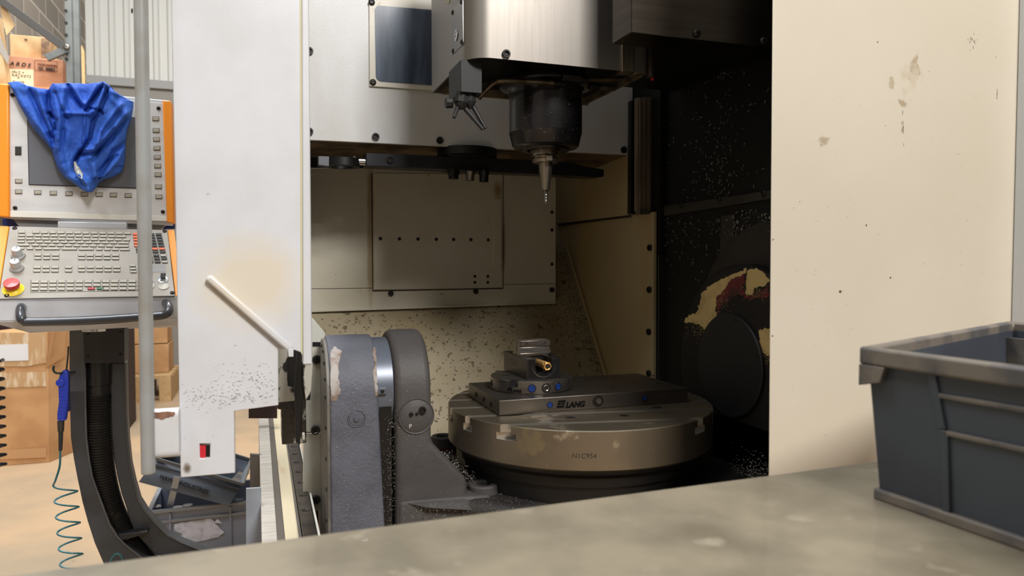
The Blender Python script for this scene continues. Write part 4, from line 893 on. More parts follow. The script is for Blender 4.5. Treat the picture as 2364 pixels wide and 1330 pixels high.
# coolant pipes
pz = ZH-.0
def hp(x, y, Y): return pt(x, y, Y=Y)
def smooth(P_, n=8):
    P_ = [V(p) for p in P_]; out = []
    for i in range(len(P_)-1):
        p0, p1, p2, p3 = P_[max(i-1,0)], P_[i], P_[i+1], P_[min(i+2,len(P_)-1)]
        for k in range(n):
            t = k/n; out.append(.5*((2*p1)+(p2-p0)*t+(2*p0-5*p1+4*p2-p3)*t*t+(3*p1-p0-3*p2+p3)*t**3))
    return out+[P_[-1]]
M_pipe = mat('pipe_steel', (128,116,100), .35, .85, c2=(90,78,62), scale=30)
MB().tube(smooth([hp(1106,226,1.52), hp(1122,208,1.50), hp(1142,190,1.48), hp(1165,186,1.47), hp(1220,188,1.47), hp(1284,192,1.47)]), .0058, 14).build('coolant_pipe', M_pipe, hd_)
MB().tube([hp(1355,184,1.47), hp(1438,183,1.47)], .0055, 12).build('coolant_pipe', M_pipe, hd_); MB().tube([hp(1382,202,1.5), hp(1420,204,1.5)], .006, 12).build('coolant_pipe', M_pipe, hd_)
for x, y, Yq, s_ in ((1290,193,1.47,.010),(1342,184,1.47,.012),(1372,200,1.5,.010),(1318,178,1.46,.016),(1262,196,1.49,.012)):
    q = hp(x, y, Yq); MB().cyl(q-V((s_*1.4,0,0)), q+V((s_*1.4,0,0)), s_*.8, seg=6).build('pipe_fitting', M_blk, hd_, bev=.001)
# coolant nozzle block and jets at the left
nb0 = [hp(1037,208,1.5), hp(1064,172,1.43), hp(1113,176,1.43)]
bx0, bx1 = pt(1064,240,Y=1.43).x, pt(1113,240,Y=1.43).x; bz0, bz1 = zat(1066,212,1.43), zat(1066,172,1.43)
MB().box(bx0, bx1, 1.43, 1.53, bz0, bz1+.03).build('nozzle_block', mat('nozzle_block_steel', (34,34,35), .55, .2), hd_, bev=.001)
def jet(a, c, r0, r1, name='coolant_nozzle'): MB().cyl(a, c, r0, r1, 8).build(name, mat('nozzle_plastic', (22,21,21), .6), hd_, bev=.0005)
q1 = hp(1065,228,1.45); q2 = hp(1086,224,1.45)
jet(hp(1068,214,1.45), hp(1065,238,1.45), .0135, .016); jet(hp(1065,238,1.45), hp(1066,252,1.45), .016, .008)
jet(hp(1085,212,1.45), hp(1085,236,1.45), .0125, .013); jet(hp(1085,236,1.45), hp(1088,250,1.45), .013, .006)
jet(hp(1074,251,1.45), hp(1115,299,1.44), .0055, .004); jet(hp(1092,246,1.45), hp(1121,297,1.44), .0055, .004)
jet(hp(1056,248,1.45), hp(1048,272,1.44), .005, .0035)
jet(hp(1029,238,1.47), hp(1044,238,1.47), .011, .011)
# ---------------------------------------------------------------- tool holder and end mill
tl_ = thing('tool_holder', (SX, SY, CZ+sz(470)), 'steel tool holder with a fluted end mill pointing down out of the black spindle', 'tool holder')
M_th = mat('holder_steel', (150,140,126), .28, .95, c2=(120,108,94), scale=8, st=(1,1,.5))
f = lambda y: sz(y)-sz(470)
z4 = CZ+sz(470)
M = MB(); M.lathe([(0,f(345)),(.036,f(345)),(.036,f(352)),(.030,f(353)),(.030,f(356)),(.0315,f(357)),(.0315,f(361)),(.0275,f(364)),(.0275,f(367)),(.0315,f(370)),(.0315,f(375)),(.029,f(378)),(0,f(378))], (SX,SY,z4), (0,0,1), 56)
M.build('holder_flange', M_th, tl_)
MB().lathe([(0,f(374)),(.0172,f(376)),(.0172,f(384)),(.0108,f(436)),(.0104,f(440)),(.006,f(441)),(0,f(441))], (SX,SY,z4), (0,0,1), 48, ).build('taper_shank', M_th, tl_)
MB().box(SX-.019, SX-.006, SY-.033, SY-.028, z4+f(361), z4+f(349)).box(SX-.012, SX+.004, SY-.034, SY-.028, z4+f(377), z4+f(364)).build('drive_key', M_th, tl_, bev=.0008)
M = MB(); n = 24; Hm = f(441); prev = None
for k in range(n+1):
    z = z4+Hm*(1-k/n); a0 = k/n*pi*2.2
    ring_ = []
    for i in range(24):
        a = 2*pi*i/24; r = .0056*(1 - .28*max(0, sin(4*(a+a0)))**1.5) if k > 3 else .0056
        ring_.append(M.b.verts.new((SX+r*cos(a), SY+r*sin(a), z)))
    if prev:
        for i in range(24): M.b.faces.new((prev[i], prev[(i+1)%24], ring_[(i+1)%24], ring_[i]))
    prev = ring_
M.b.faces.new(prev)
M.build('end_mill', mat('carbide', (112,108,102), .3, .9), tl_)
# ---------------------------------------------------------------- tool changer arm
YC_ = 1.95
ta = thing('tool_changer_arm', (pt(1085, 370, Y=YC_).x, YC_, zat(1085, 383, YC_)), 'long black tool changer arm with a gripper ring under the upper cream panel', 'tool changer arm')
ty = lambda x, y, Yq=YC_: pt(x, y, Y=Yq)
M_arm = mat('arm_black', (38,38,44), .38, .4, c2=(30,30,34), scale=14, coat=.1)
MB().prism([ty(845,352), ty(1322,374), ty(1340,382), ty(1395,391), ty(1394,408), ty(1370,409), ty(1318,405), ty(1150,398), ty(845,383)], (0,.06,0)).build('arm_bar', M_arm, ta, bev=.002)
bolts(ta, [ty(901,369,YC_-.0005)], (0,-1,0), .0095, HEX)
q = ty(1085, 352); MB().cyl((q.x,YC_+.03,q.z-.01), (q.x,YC_+.03,q.z+.012), .085, seg=40).build('hub', M_blk, ta)
MB().box(q.x-.065, q.x+.065, YC_-.01, YC_+.06, zat(1085,364,YC_), zat(1085,350,YC_)).build('hub_plate', M_blk, ta, bev=.002)
for x, y, r in ((1047,404,.0175),(1085,408,.015),(1117,411,.0165)):
    q = ty(x, 392, YC_-.0); p2 = ty(x, y+8, YC_); MB().lathe([(0,0),(r,.0),(r,.012),(r*.8,.016),(r*.8,(q.z-p2.z)+.002),(0,(q.z-p2.z)+.002)], (q.x,YC_+.0,q.z), (0,0,-1), 28).build('retention_knob', mat('knob_black', (24,24,24), .3, .5) if x != 1085 else STEELB, ta)
MB().box(ty(1031,390).x, ty(1133,390).x, YC_-.015, YC_+.05, zat(1085,396,YC_), zat(1085,389,YC_)).build('gripper_plate', M_blk, ta, bev=.001)
q = ty(793, 374); M = MB()
M.lathe([(.030,-.01),(.047,-.01),(.047,.012),(.030,.012),(.030,-.01)], (q.x, YC_+.03, q.z), (0,0,1), 40); M.build('gripper_ring', M_blk, ta, bev=.001)
MB().prism([ty(735,360), ty(760,361), ty(760,384), ty(735,381)], (0,.03,0)).build('gripper_jaw', mat('jaw_grey', (96,98,104), .4, .6), ta, bev=.001)
a = ty(820, 372, YC_+.02); MB().cyl(a, V((ty(847,372).x, a.y, a.z)), .011).build('spring_plunger', M_shiny, ta); MB().cyl(a+V((-.006,0,0)), a, .014, seg=6).build('plunger_nut', STEELB, ta)
# ---------------------------------------------------------------- metal chips (swarf)
M_sw = mat('aluminium_chip', (225,222,214), .3, .9)
M_swd = mat('dark_chip', (84,74,56), .5, .2)
def swarf(name, spots, m, label, L0_=.004, L1_=.011, W=.0008, rnd=random.Random(2)):
    M = MB()
    for P_, n_ in spots:
        n_ = V(n_).normalized(); t = n_.orthogonal().normalized(); a = rnd.uniform(0, 2*pi); t = (t*cos(a)+n_.cross(t)*sin(a)); s_ = n_.cross(t)
        ln = rnd.uniform(L0_, L1_); cv = rnd.uniform(-.5, .5)*ln; lift = rnd.uniform(.0002, .0012); prev = None
        for k in range(4):
            u = k/3-.5; c = V(P_)+n_*(lift+.25*W+.12*ln*(1-4*u*u))+t*(u*ln)+s_*(cv*u*u*2); tw = n_*cos(k*.8+a)+s_*sin(k*.8+a)
            v_ = (M.b.verts.new(c-tw*W/2), M.b.verts.new(c+tw*W/2))
            if prev: M.b.faces.new((prev[0], prev[1], v_[1], v_[0]))
            prev = v_
    o = M.build(name, m); so = o.modifiers.new('Solidify', 'SOLIDIFY'); so.thickness = W*.35; return tag(o, label, 'metal chips', kind='stuff')
rnd = random.Random(9); S = []
def wallp(x, y): return pt(x, y, X=XW-.001), (-1,0,0)
for i in range(210):
    x = rnd.gauss(1655, 50); y = 170+rnd.random()**.62*300
    if 1520 < x < 1780: S.append(wallp(x, y))
for i in range(60): S.append(wallp(1640+rnd.gauss(0,30), 165+rnd.gauss(0,10)-(0)))
for i in range(230):
    x = rnd.uniform(1530, 1778); y = 500+abs(rnd.gauss(0, 62))
    if rnd.random() < .75 or x > 1690: S.append((pt(x, y, X=XW-.006), (-1,0,0)))
for i in range(100): S.append((pt(rnd.uniform(1692,1778), rnd.uniform(485,560), X=XW-.012), (-1,0,0)))
swarf('wall_chips', S, M_sw, 'fine bright metal chips stuck to the dark side wall of the machine', .003, .011, .0009)
S = []
for i in range(900): S.append((pt(rnd.gauss(1735,38), 1095+rnd.gauss(0,22), X=1.0+rnd.uniform(0,.06)), (-.5,-.3,1)))
S = [(p, n) for p, n in S if p.z > .5]
swarf('floor_chips', S, M_sw, 'dense heap of bright chips in the dark lower right corner beside the table', .002, .006, .0008)
MB().loft([V((.93,1.22,zt_-.035)), V((1.09,1.22,zt_+.01)), V((1.09,1.22,.3)), V((.93,1.22,.3))], [V((.93,1.0,zt_-.035)), V((1.09,1.0,zt_+.01)), V((1.09,1.0,.3)), V((.93,1.0,.3))]).build('chip_tray', M_blk, mm)
S = []
for i in range(520):
    x, y = rnd.uniform(930,1300), rnd.uniform(1120,1200); S.append((pt(x, y, Z=-.4745), (0,0,1)))
for i in range(260):
    t = rnd.random(); x = 1010+80*t+rnd.gauss(6,8); y = 1045+70*t+rnd.gauss(0,8); q = pt(x, y, Y=AY-.09); S.append((q, (.6,-.3,.7)))
swarf('cradle_chips', S, M_sw, 'scattered fine chips lying on the cradle base around the lifting boss', .001, .0028, .0007)
S = []
for i in range(480):
    x, y = rnd.uniform(768,890), 1225-abs(rnd.gauss(0,140)); S.append((pt(x, y, Y=AY-.111), (0,-1,0)) if y > 925 else (g1(x, y), (0,-1,.3)))
for i in range(140): S.append((pt(rnd.gauss(820,22), rnd.gauss(955,45), Y=AY-.111), (0,-1,0)))
for i in range(150): S.append((pt(rnd.gauss(962,30), rnd.gauss(975,30), Y=AY-R2-.001), (0,-1,0)))
for i in range(260): S.append((pt(rnd.uniform(893,914), rnd.uniform(960,1220), Y=AY-R2+.012), (0,-1,0)))
swarf('casting_chips', S, M_sw, 'specks of bright chips clinging to the front of the two grey castings', .0006, .0024, .0006)
S = []; 
for i in range(1700):
    x = rnd.uniform(.15, 1.05); t = rnd.random()**1.2*1.5+.35
    P_ = chute_pt(x, t)
    S.append((P_, chn))
for i in range(260):
    t = rnd.uniform(.05, 1.05); S.append((chute_pt(1.05-abs(rnd.gauss(0,.035)), t), chn))
swarf('chute_chips', S, M_swd, 'dark curled chips scattered over the sloping cream chute', .002, .008, .0018)
swarf('bright_chute_chips', [s for s in S if rnd.random() < .4], mat('wet_chip', (190,170,130), .2, .9), 'small glinting chips among the dark ones on the sloping chute', .002, .006, .0015)
S = [(V((rnd.uniform(hx0+.08, hx1-.05), rnd.uniform(hy0+.01, hy0+.09), ZH+.034)), (0,0,-1)) for i in range(110)]
for i in range(90):
    a = rnd.uniform(-2.9, -.3); z = zN+rnd.uniform(.01,.13); S.append((V((SX+.0862*cos(a), SY+.0862*sin(a), z)), (cos(a), sin(a), 0)))
swarf('head_chips', S, M_sw, 'tiny bright chips on the black spindle nose and its underside', .0008, .0026, .0007)
# ---------------------------------------------------------------- control panel
YK = 2.3
cpn = thing('control_panel', (pt(220, 700, Y=YK).x, YK, .2), 'machine control station with grey screen, keyboard, orange side trims and black curved arms', 'control panel')
ky = lambda x, y, d=0: pt(x, y, Y=YK-d)
M_or = mat('orange_trim', (244,148,40), .4, coat=.1)
M_scr = mat('panel_aluminium', (214,214,214), .4, .1, c2=(204,204,205), scale=8, st=(1,1,3), bump=.1)
M_plate = mat('keyboard_plate', (160,154,145), .5, .1, c2=(144,136,124), scale=7, lo=.4, hi=.7)
M_pod = mat('pod_grey_paint', (196,198,204), .45, c2=(182,182,186), scale=6)
MB().prism([ky(18,196), ky(392,232), ky(396,520), ky(20,505)], (0,.09,0)).build('screen_housing', M_pod, cpn, bev=.004)
fr = MB().prism([ky(22,205,.004), ky(376,238,.004), ky(386,499,.004), ky(22,486,.004)], (0,.005,0)).build('screen_frame', M_scr, cpn, bev=.001)
MB().prism([ky(20,486,.006), ky(388,499,.006), ky(390,511,.006), ky(20,501,.006)], (0,.02,0)).build('lower_lip', mat('lip_white', (222,220,212), .5), cpn, bev=.001)
scn = MB().prism([ky(62,262,.006), ky(343,272,.006), ky(346,437,.006), ky(66,427,.006)], (0,.003,0)).build('screen', mat('screen_dark_bezel', (52,54,58), .4), cpn, bev=.0005)
MB().prism([ky(64,264,.007), ky(340,274,.007), ky(343,434,.007), ky(68,425,.007)], (0,.001,0)).build('screen_glass', mat('screen_grey', (104,106,112), .28, c2=(98,100,106), scale=2), scn)
M_key = mat('key_cream', (170,164,150), .5); M_kd = mat('key_edge_dark', (80,75,68), .6)
M_kb = mat('key_black', (44,42,40), .5); M_ko = mat('key_orange', (238,110,62), .5)
def key_s(x, y, w_=17, h_=9, m=M_key, par=fr, name='soft_key'):
    MB().prism([ky(x-w_/2-1,y-h_/2-1,.0045), ky(x+w_/2+1,y-h_/2-1,.0045), ky(x+w_/2+1,y+h_/2+2,.0045), ky(x-w_/2-1,y+h_/2+2,.0045)], (0,.002,0)).build('key_surround', M_kd, par)
    MB().prism([ky(x-w_/2,y-h_/2,.0065), ky(x+w_/2,y-h_/2,.0065), ky(x+w_/2,y+h_/2,.0065), ky(x-w_/2,y+h_/2,.0065)], (0,.004,0)).build(name, m, par, bev=.0008)
for i, y in enumerate((274,301,321.5,342,362.5,383,403,431,454)): key_s(359.5+i*.9, y, 14, 8)
for x, y in ((87,444),(123,445.5),(159,447),(195,448),(229,449),(262,450),(296,451)): key_s(x, y, 15, 8)
key_s(43, 418, 15, 8); key_s(43, 442.5, 15, 8); key_s(42, 348, 13, 18, M_kb, fr, 'socket_cover')
bolts(fr, [ky(x, y, .005) for x, y in ((29,219),(366,250),(35,480),(376,489))], (0,-1,0), .0055)
MB().prism([ky(-6,192,.012), ky(20,194,.012), ky(22,502,.012), ky(-6,500,.012)], (0,.08,0)).build('orange_trim', M_or, cpn, bev=.004)
MB().prism([ky(375,231,.012), ky(395,233,.012), ky(402,516,.012), ky(385,513,.012)], (0,.08,0)).build('orange_trim', M_or, cpn, bev=.003)
# hinge block between screen and keyboard
MB().prism([ky(28,504,-.02), ky(388,513,-.02), ky(370,530,-.02), ky(45,524,-.02)], (0,.06,0)).build('gap_body', mat('gap_grey', (132,132,134), .5), cpn)
MB().prism([ky(133,511,.012), ky(292,514,.012), ky(292,530,.012), ky(133,526,.012)], (0,.03,0)).build('hinge_block', mat('hinge_silver', (214,216,222), .35, .4), cpn, bev=.002)
MB().prism([ky(6,505,-.05), ky(60,507,-.05), ky(60,530,-.05), ky(6,520,-.05)], (0,.03,0)).build('blue_corner', mat('navy_panel', (22,44,112), .5), cpn); MB().prism([ky(350,512,-.05), ky(402,510,-.05), ky(402,528,-.05), ky(350,530,-.05)], (0,.03,0)).build('blue_corner', mat('navy_panel', 0), cpn)
# tilted keyboard plane
K1 = pt(22, 523, Y=2.27); K2 = pt(386, 531, Y=2.27); K3 = pt(-4, 689, Y=2.07); K4 = pt(405, 683, Y=2.07)
KN = (K2-K1).cross(K3-K1).normalized(); KN = KN if KN.y < 0 else -KN
KP = (K1+K2+K3+K4)/4
def kp(x, y, h=0): return on(x, y, KP+KN*h, KN)
xa_ = (K2-K1).normalized()
kbd = MB().prism([kp(22,522), kp(386,531), kp(404,683), kp(-4,690)], -KN*.012).build('keyboard_plate', M_plate, cpn, bev=.0015)
MB().prism([kp(-30,521,-.002), kp(21,522,-.002), kp(-5,690,-.002), kp(-60,692,-.002)], -KN*.02).build('orange_trim', M_or, cpn, bev=.002)
MB().prism([kp(387,531,-.002), kp(402,530,-.002), kp(424,683,-.002), kp(405,683,-.002)], -KN*.02).build('orange_trim', M_or, cpn, bev=.002)
# body below: front skirt
a, b = kp(-30, 694, -.004), kp(424, 684, -.004)
zlo = a.z-.055
MB().loft([a, b, V((b.x,b.y+.0,b.z-.058)), V((a.x,a.y+.0,a.z-.052))], [V((a.x,2.3,a.z+.15)), V((b.x,2.3,b.z+.15)), V((b.x,2.3,b.z-.10)), V((a.x+.06,2.3,a.z-.10))]).build('console_body', M_pod, cpn, bev=.003)
MB().loft([V((a.x,a.y,a.z-.052)), V((b.x,b.y,b.z-.058)), V((b.x,b.y+.03,b.z-.078)), V((a.x+.08,a.y+.03,a.z-.085))], [V((a.x,2.28,a.z-.05)), V((b.x,2.28,b.z-.058)), V((b.x,2.28,b.z-.078)), V((a.x+.08,2.28,a.z-.085))]).build('console_chin', M_pod, cpn, bev=.002)
MB().tube([kp(-2,691.5,.001), kp(200,688.5,.001), kp(402,684.5,.001)], .0011, 6).build('seal_line', M_kb, cpn)
NK = [0]
def key(x, y, w_, h_, m=M_key, name='letter_key', hgt=.003):
    e = .8
    NK[0] += 1
    MB().prism([kp(x-w_/2-e,y-h_/2-e*.3,.0004), kp(x+w_/2+e,y-h_/2-e*.3,.0004), kp(x+w_/2+e,y+h_/2+1.3,.0004), kp(x-w_/2-e,y+h_/2+1.3,.0004)], -KN*.001).loft([kp(x-w_/2,y-h_/2,.001), kp(x+w_/2,y-h_/2,.001), kp(x+w_/2,y+h_/2,.001), kp(x-w_/2,y+h_/2,.001)], [kp(x-w_/2+.3,y-h_/2+.2,hgt), kp(x+w_/2-.3,y-h_/2+.2,hgt), kp(x+w_/2-.3,y+h_/2-.2,hgt), kp(x-w_/2+.3,y+h_/2-.2,hgt)])
    M = MB(); M.loft([kp(x-w_/2,y-h_/2,.001), kp(x+w_/2,y-h_/2,.001), kp(x+w_/2,y+h_/2,.001), kp(x-w_/2,y+h_/2,.001)], [kp(x-w_/2+.3,y-h_/2+.2,hgt), kp(x+w_/2-.3,y-h_/2+.2,hgt), kp(x+w_/2-.3,y+h_/2-.2,hgt), kp(x-w_/2+.3,y+h_/2-.2,hgt)])
    k = M.build(name, m, kbd, flat=True); return k

def surround(x, y, w_, h_):
    SUR.prism([kp(x-w_/2-.9,y-h_/2-.1,.0003), kp(x+w_/2+.9,y-h_/2-.1,.0003), kp(x+w_/2+.9,y+h_/2+1.5,.0003), kp(x-w_/2-.9,y+h_/2+1.5,.0003)], -KN*.0006)
_key = key
def key(x, y, w_, h_, m=M_key, name='letter_key', hgt=.003):
    M = MB(); M.prism([kp(x-w_/2-.6,y-h_/2,.0003), kp(x+w_/2+.5,y-h_/2,.0003), kp(x+w_/2+.5,y+h_/2+1.0,.0003), kp(x-w_/2-.6,y+h_/2+1.0,.0003)], -KN*.0006); nf0 = len(M.b.faces); M.loft([kp(x-w_/2,y-h_/2,.0008), kp(x+w_/2,y-h_/2,.0008), kp(x+w_/2,y+h_/2,.0008), kp(x-w_/2,y+h_/2,.0008)], [kp(x-w_/2+.3,y-h_/2+.2,hgt), kp(x+w_/2-.3,y-h_/2+.2,hgt), kp(x+w_/2-.3,y+h_/2-.2,hgt), kp(x-w_/2+.3,y+h_/2-.2,hgt)])
    for f in list(M.b.faces)[:nf0]: f.material_index = 1
    o = M.build(name, m, kbd, flat=True); o.data.materials.append(M_kd); return o
rows = [(535.5,[50]+[83+i*19.2 for i in range(12)]), (543,[50+i*18.9 for i in range(12)]+[279]), (550.5,[49+i*18.7 for i in range(14)]), (557.5,[49]+[72+i*19 for i in range(11)]+[285]),
        (565,[54]+[82+i*19 for i in range(10)]+[281]), (573,[48,69,89,119,160,199,229,248,266,288])]
for y, xs in rows:
    for i, x in enumerate(xs):
        w_ = 15.5
        if x in (279, 285, 281): w_ = 24 if x != 281 else 32
        if y == 565 and i == 0: w_ = 26
        if y == 573: w_ = {119:37, 160:35, 199:34, 288:22}.get(x, 14.5)
        key(x, y+.032*(x-50)*.35, w_, 4.6)
def grid(x0_, dx_, nx, ys, w_, h_, name, m=M_key, sk=0):
    for j, y in enumerate(ys):
        for i in range(nx): key(x0_+i*dx_+sk*j, y+.2*i*0, w_, h_, m, name)
grid(87, 20.6, 3, (588,596), 16, 5, 'function_key'); grid(188.5, 19.5, 5, (588.5,596.5), 16, 5, 'function_key')
grid(85.5, 20.8, 3, (616.5,625), 16.5, 5.2, 'axis_key', sk=-.6); key(158, 616.5, 16, 5, M_key, 'axis_key'); key(158, 625, 16, 5, M_key, 'axis_key')
grid(188.5, 20.2, 5, (616.5,624.5), 16.5, 5, 'axis_key'); grid(306, 0, 1, (613,620,627), 14, 4.2, 'axis_key', sk=1)
for j, y in enumerate((650,658.5,667)):
    for i in range(13):
        if j == 2 and i in (6, 7): continue
        key(82+i*20.3-(12-i)*.05-j*.6, y-.12*i, 16.8, 6, M_key, 'machine_key')
key(210.6, 665.8, 16.5, 5, mat('key_red', (176,40,52), .5), 'red_key'); key(232, 665.6, 16.5, 5, mat('key_green', (30,110,66), .5), 'green_key')
for j, y in enumerate((540,546.5,553,560,567)): key(313-0+j*.7, y, 12, 4.6, M_ko, 'orange_key')
for j, y in enumerate((575,581)): key(319+j, y, 10, 4.4, M_kb, 'number_key')
for j, y in enumerate((540.5,547,553.5,560,567,574,581,589.5,596.5,604)):
    for i in range(3):
        x = 333+i*16.5+j*1.6
        m_ = M_ko if j == 5 else (M_key if (j, i) in ((7,2),(9,2)) else M_kb); key(x, y, 12.8, 4.7, m_, 'number_key')
MB().prism([kp(330,612,.0006), kp(380,611,.0006), kp(383,628,.0006), kp(332,629,.0006)], -KN*.0006).build('touch_pad', mat('touch_pad_grey', (140,138,136), .4), kbd)
MB().tube([kp(71,646,.0005), kp(70,675,.0005), kp(335,671,.0005)], .0005, 4).build('key_frame_line', M_kd, kbd)
def knob(x, y):
    c = kp(x, y+12, .0); M = MB(); M.lathe([(0,0),(.0165,0),(.016,.0005),(0,.0006)], c, KN, 32).build('knob_scale', M_kd, kbd)
    MB().lathe([(.0150,.0006),(.0145,.0012),(0,.0012)], c, KN, 32).build('knob_ring', M_plate, kbd)
    MB().lathe([(.0135,.001),(.0135,.004),(.0115,.006),(.0108,.026),(.0098,.0275),(0,.0278)], c, KN, 64, flute=(16,.03)).build('override_knob', mat('knob_grey', (182,184,188), .4, .3), kbd)
    MB().box(-.0006,.0006,0,.009,0,.0006, Matrix.Translation(c+KN*.0278) @ KN.to_track_quat('Z','Y').to_matrix().to_4x4()).build('knob_mark', M_kb, kbd)
knob(42.5, 580.5); knob(39, 609)
es = kp(31, 669)
MB().lathe([(.0,.0005),(.0235,.0005),(.0235,.0015),(.018,.0025),(.014,.006),(.0135,.010),(.0,.010)], es, KN, 40).build('stop_collar', mat('safety_yellow', (232,204,40), .4), kbd)
MB().lathe([(.0085,.008),(.0105,.011),(.0165,.014),(.0172,.022),(.0165,.0255),(.006,.0265),(0,.0262)], es, KN, 40).build('emergency_stop_button', mat('stop_red', (198,52,50), .35, coat=.3), kbd)
bolts(kbd, [kp(16,682,.0005), kp(34,527,.0005), kp(380,534,.0005), kp(398,676,.0005)], KN, .0058)
for x, y in ((342,649),(345,661),(378,662)): MB().lathe([(.0125,.0003),(.0125,.0015),(.0105,.0025),(.0095,.0018),(0,.0018)], kp(x, y, 0), KN, 32).build('round_button', mat('button_cream', (206,202,192), .4), kbd)
kc = kp(376, 646); MB().lathe([(.0125,.0003),(.0125,.0015),(.0105,.0025),(.008,.002),(.0075,.006),(0,.006)], kc, KN, 32).build('key_switch', M_shiny, kbd)
MB().prism([kp(370,644,.008)+V((0,0,0)), kp(382,644,.008), kp(383,632,.014), kp(371,632,.014)], KN*.003).build('switch_key', M_kb, kbd, bev=.001)
# handle
M_hd = mat('handle_black', (52,54,60), .3, coat=.4)
YH = 2.03
hpz = lambda x, y, Y=YH: pt(x, y, Y=Y)
MB().tube(smooth([hpz(50,709,2.075), hpz(48,716,2.05), hpz(49,733,YH), hpz(56,741,YH), hpz(72,743.5,YH), hpz(200,740,YH), hpz(340,731,YH), hpz(376,727.5,YH), hpz(389,720,YH), hpz(388,706,2.05), hpz(383,700,2.08)], 7), .0112, 20).build('grab_handle', M_hd, cpn)
MB().cyl(hpz(218,748,2.2), hpz(218,756,2.2)+V((0,0,-.01)), .03).build('pivot_collar', M_shiny, cpn)
# black top block, hose, arms
YA = 2.25
ay = lambda x, y, d=0: pt(x, y, Y=YA+d)
M_ab = mat('arm_black_paint', (40,40,43), .42, c2=(48,47,46), scale=12); M_ac = mat('arm_charcoal_paint', (70,74,80), .42, c2=(60,61,63), scale=8); M_ag = mat('arm_grey_side', (86,88,90), .45, c2=(98,98,98), scale=16)
MB().prism([ay(192,754,-.02), ay(287,752,-.02), ay(287,838,-.02), ay(194,838,-.02)], (0,.07,0)).build('arm_head', M_ab, cpn, bev=.002)
MB().prism([ay(160,756,.0), ay(192,754,-.018), ay(195,838,-.018), ay(197,905,-.0), ay(160,905,.0)], (0,.05,0)).build('arm_head_side', M_ag, cpn, bev=.002)
bolts(cpn, [ay(x, y, -.0205) for x, y in ((203,771),(278,766),(203,824),(278,819))], (0,-1,0), .0042)
armL = [(160,850),(161,940),(163,1010),(170,1060),(178,1103),(190,1160),(202,1204),(218,1254),(240,1305),(330,1335), (420,1340), (330,1290),(289,1258),(270,1238),(253,1211),(230,1150),(213,1103),(205,1060),(199,1010),(197,940),(196,850)]
MB().prism([ay(*p) for p in armL], (0,.05,0)).build('curved_arm', M_ac, cpn, bev=.003)
armE = [(196,850),(197,940),(199,1010),(205,1060),(213,1103),(230,1150),(253,1211),(270,1238),(289,1258),(330,1290)]
MB().tube([ay(x, y, -.002) for x, y in armE], .0028, 6).build('arm_edge', M_ag, cpn)
armR = [(254,838),(254,904),(255,960),(257,1012),(263,1060),(271,1103),(280,1140),(292,1175),(300,1203),(310,1229),(330,1252),(356,1277),(470,1340),(560,1340),(500,1285),(420,1254),(388,1237),(361,1211),(338,1184),(321,1157),(309,1115),(300,1074),(294,1015),(291,958),(289,838)]
MB().prism([ay(*p, .03) for p in armR], (0,.05,0)).build('curved_arm', M_ac, cpn, bev=.003)
MB().tube([ay(x, y, .028) for x, y in armR[14:][::-1] if y < 1300], .0028, 6).build('arm_edge', M_ag, cpn)
MB().prism([ay(272,1234,-.0), ay(340,1226,-.0), ay(342,1232,-.0), ay(278,1250,-.0)], (0,.08,0)).build('cross_strut', M_ab, cpn, bev=.002)
MB().box(ay(420,1300).x-.1, ay(420,1300).x+.45, 2.2, 2.36, .3, ay(420,1330).z+.02).build('arm_foot', M_ab, cpn, bev=.004)
MB().cyl(ay(226,832,.03), ay(227,888,.03), .0345, seg=40).cyl(ay(227,888,.03), ay(227,912,.03), .032, seg=40).build('hose_sleeve', mat('sleeve_black', (26,26,28), .3, coat=.3), cpn, bev=.002)
hpth = smooth([ay(227,908,.03), ay(227,960,.03), ay(229,1020,.03), ay(235,1080,.035), ay(247,1140,.04), ay(264,1190,.045), ay(290,1238,.05), ay(330,1290,.06), ay(380,1335,.07)], 40)
MB().tube(hpth, lambda t: .0315 + .0022*(1 if int(t*320) % 4 < 2 else -1), 28).build('corrugated_hose', mat('hose_black', (30,29,28), .4, c2=(70,64,56), scale=30, lo=.62, hi=.75), cpn)
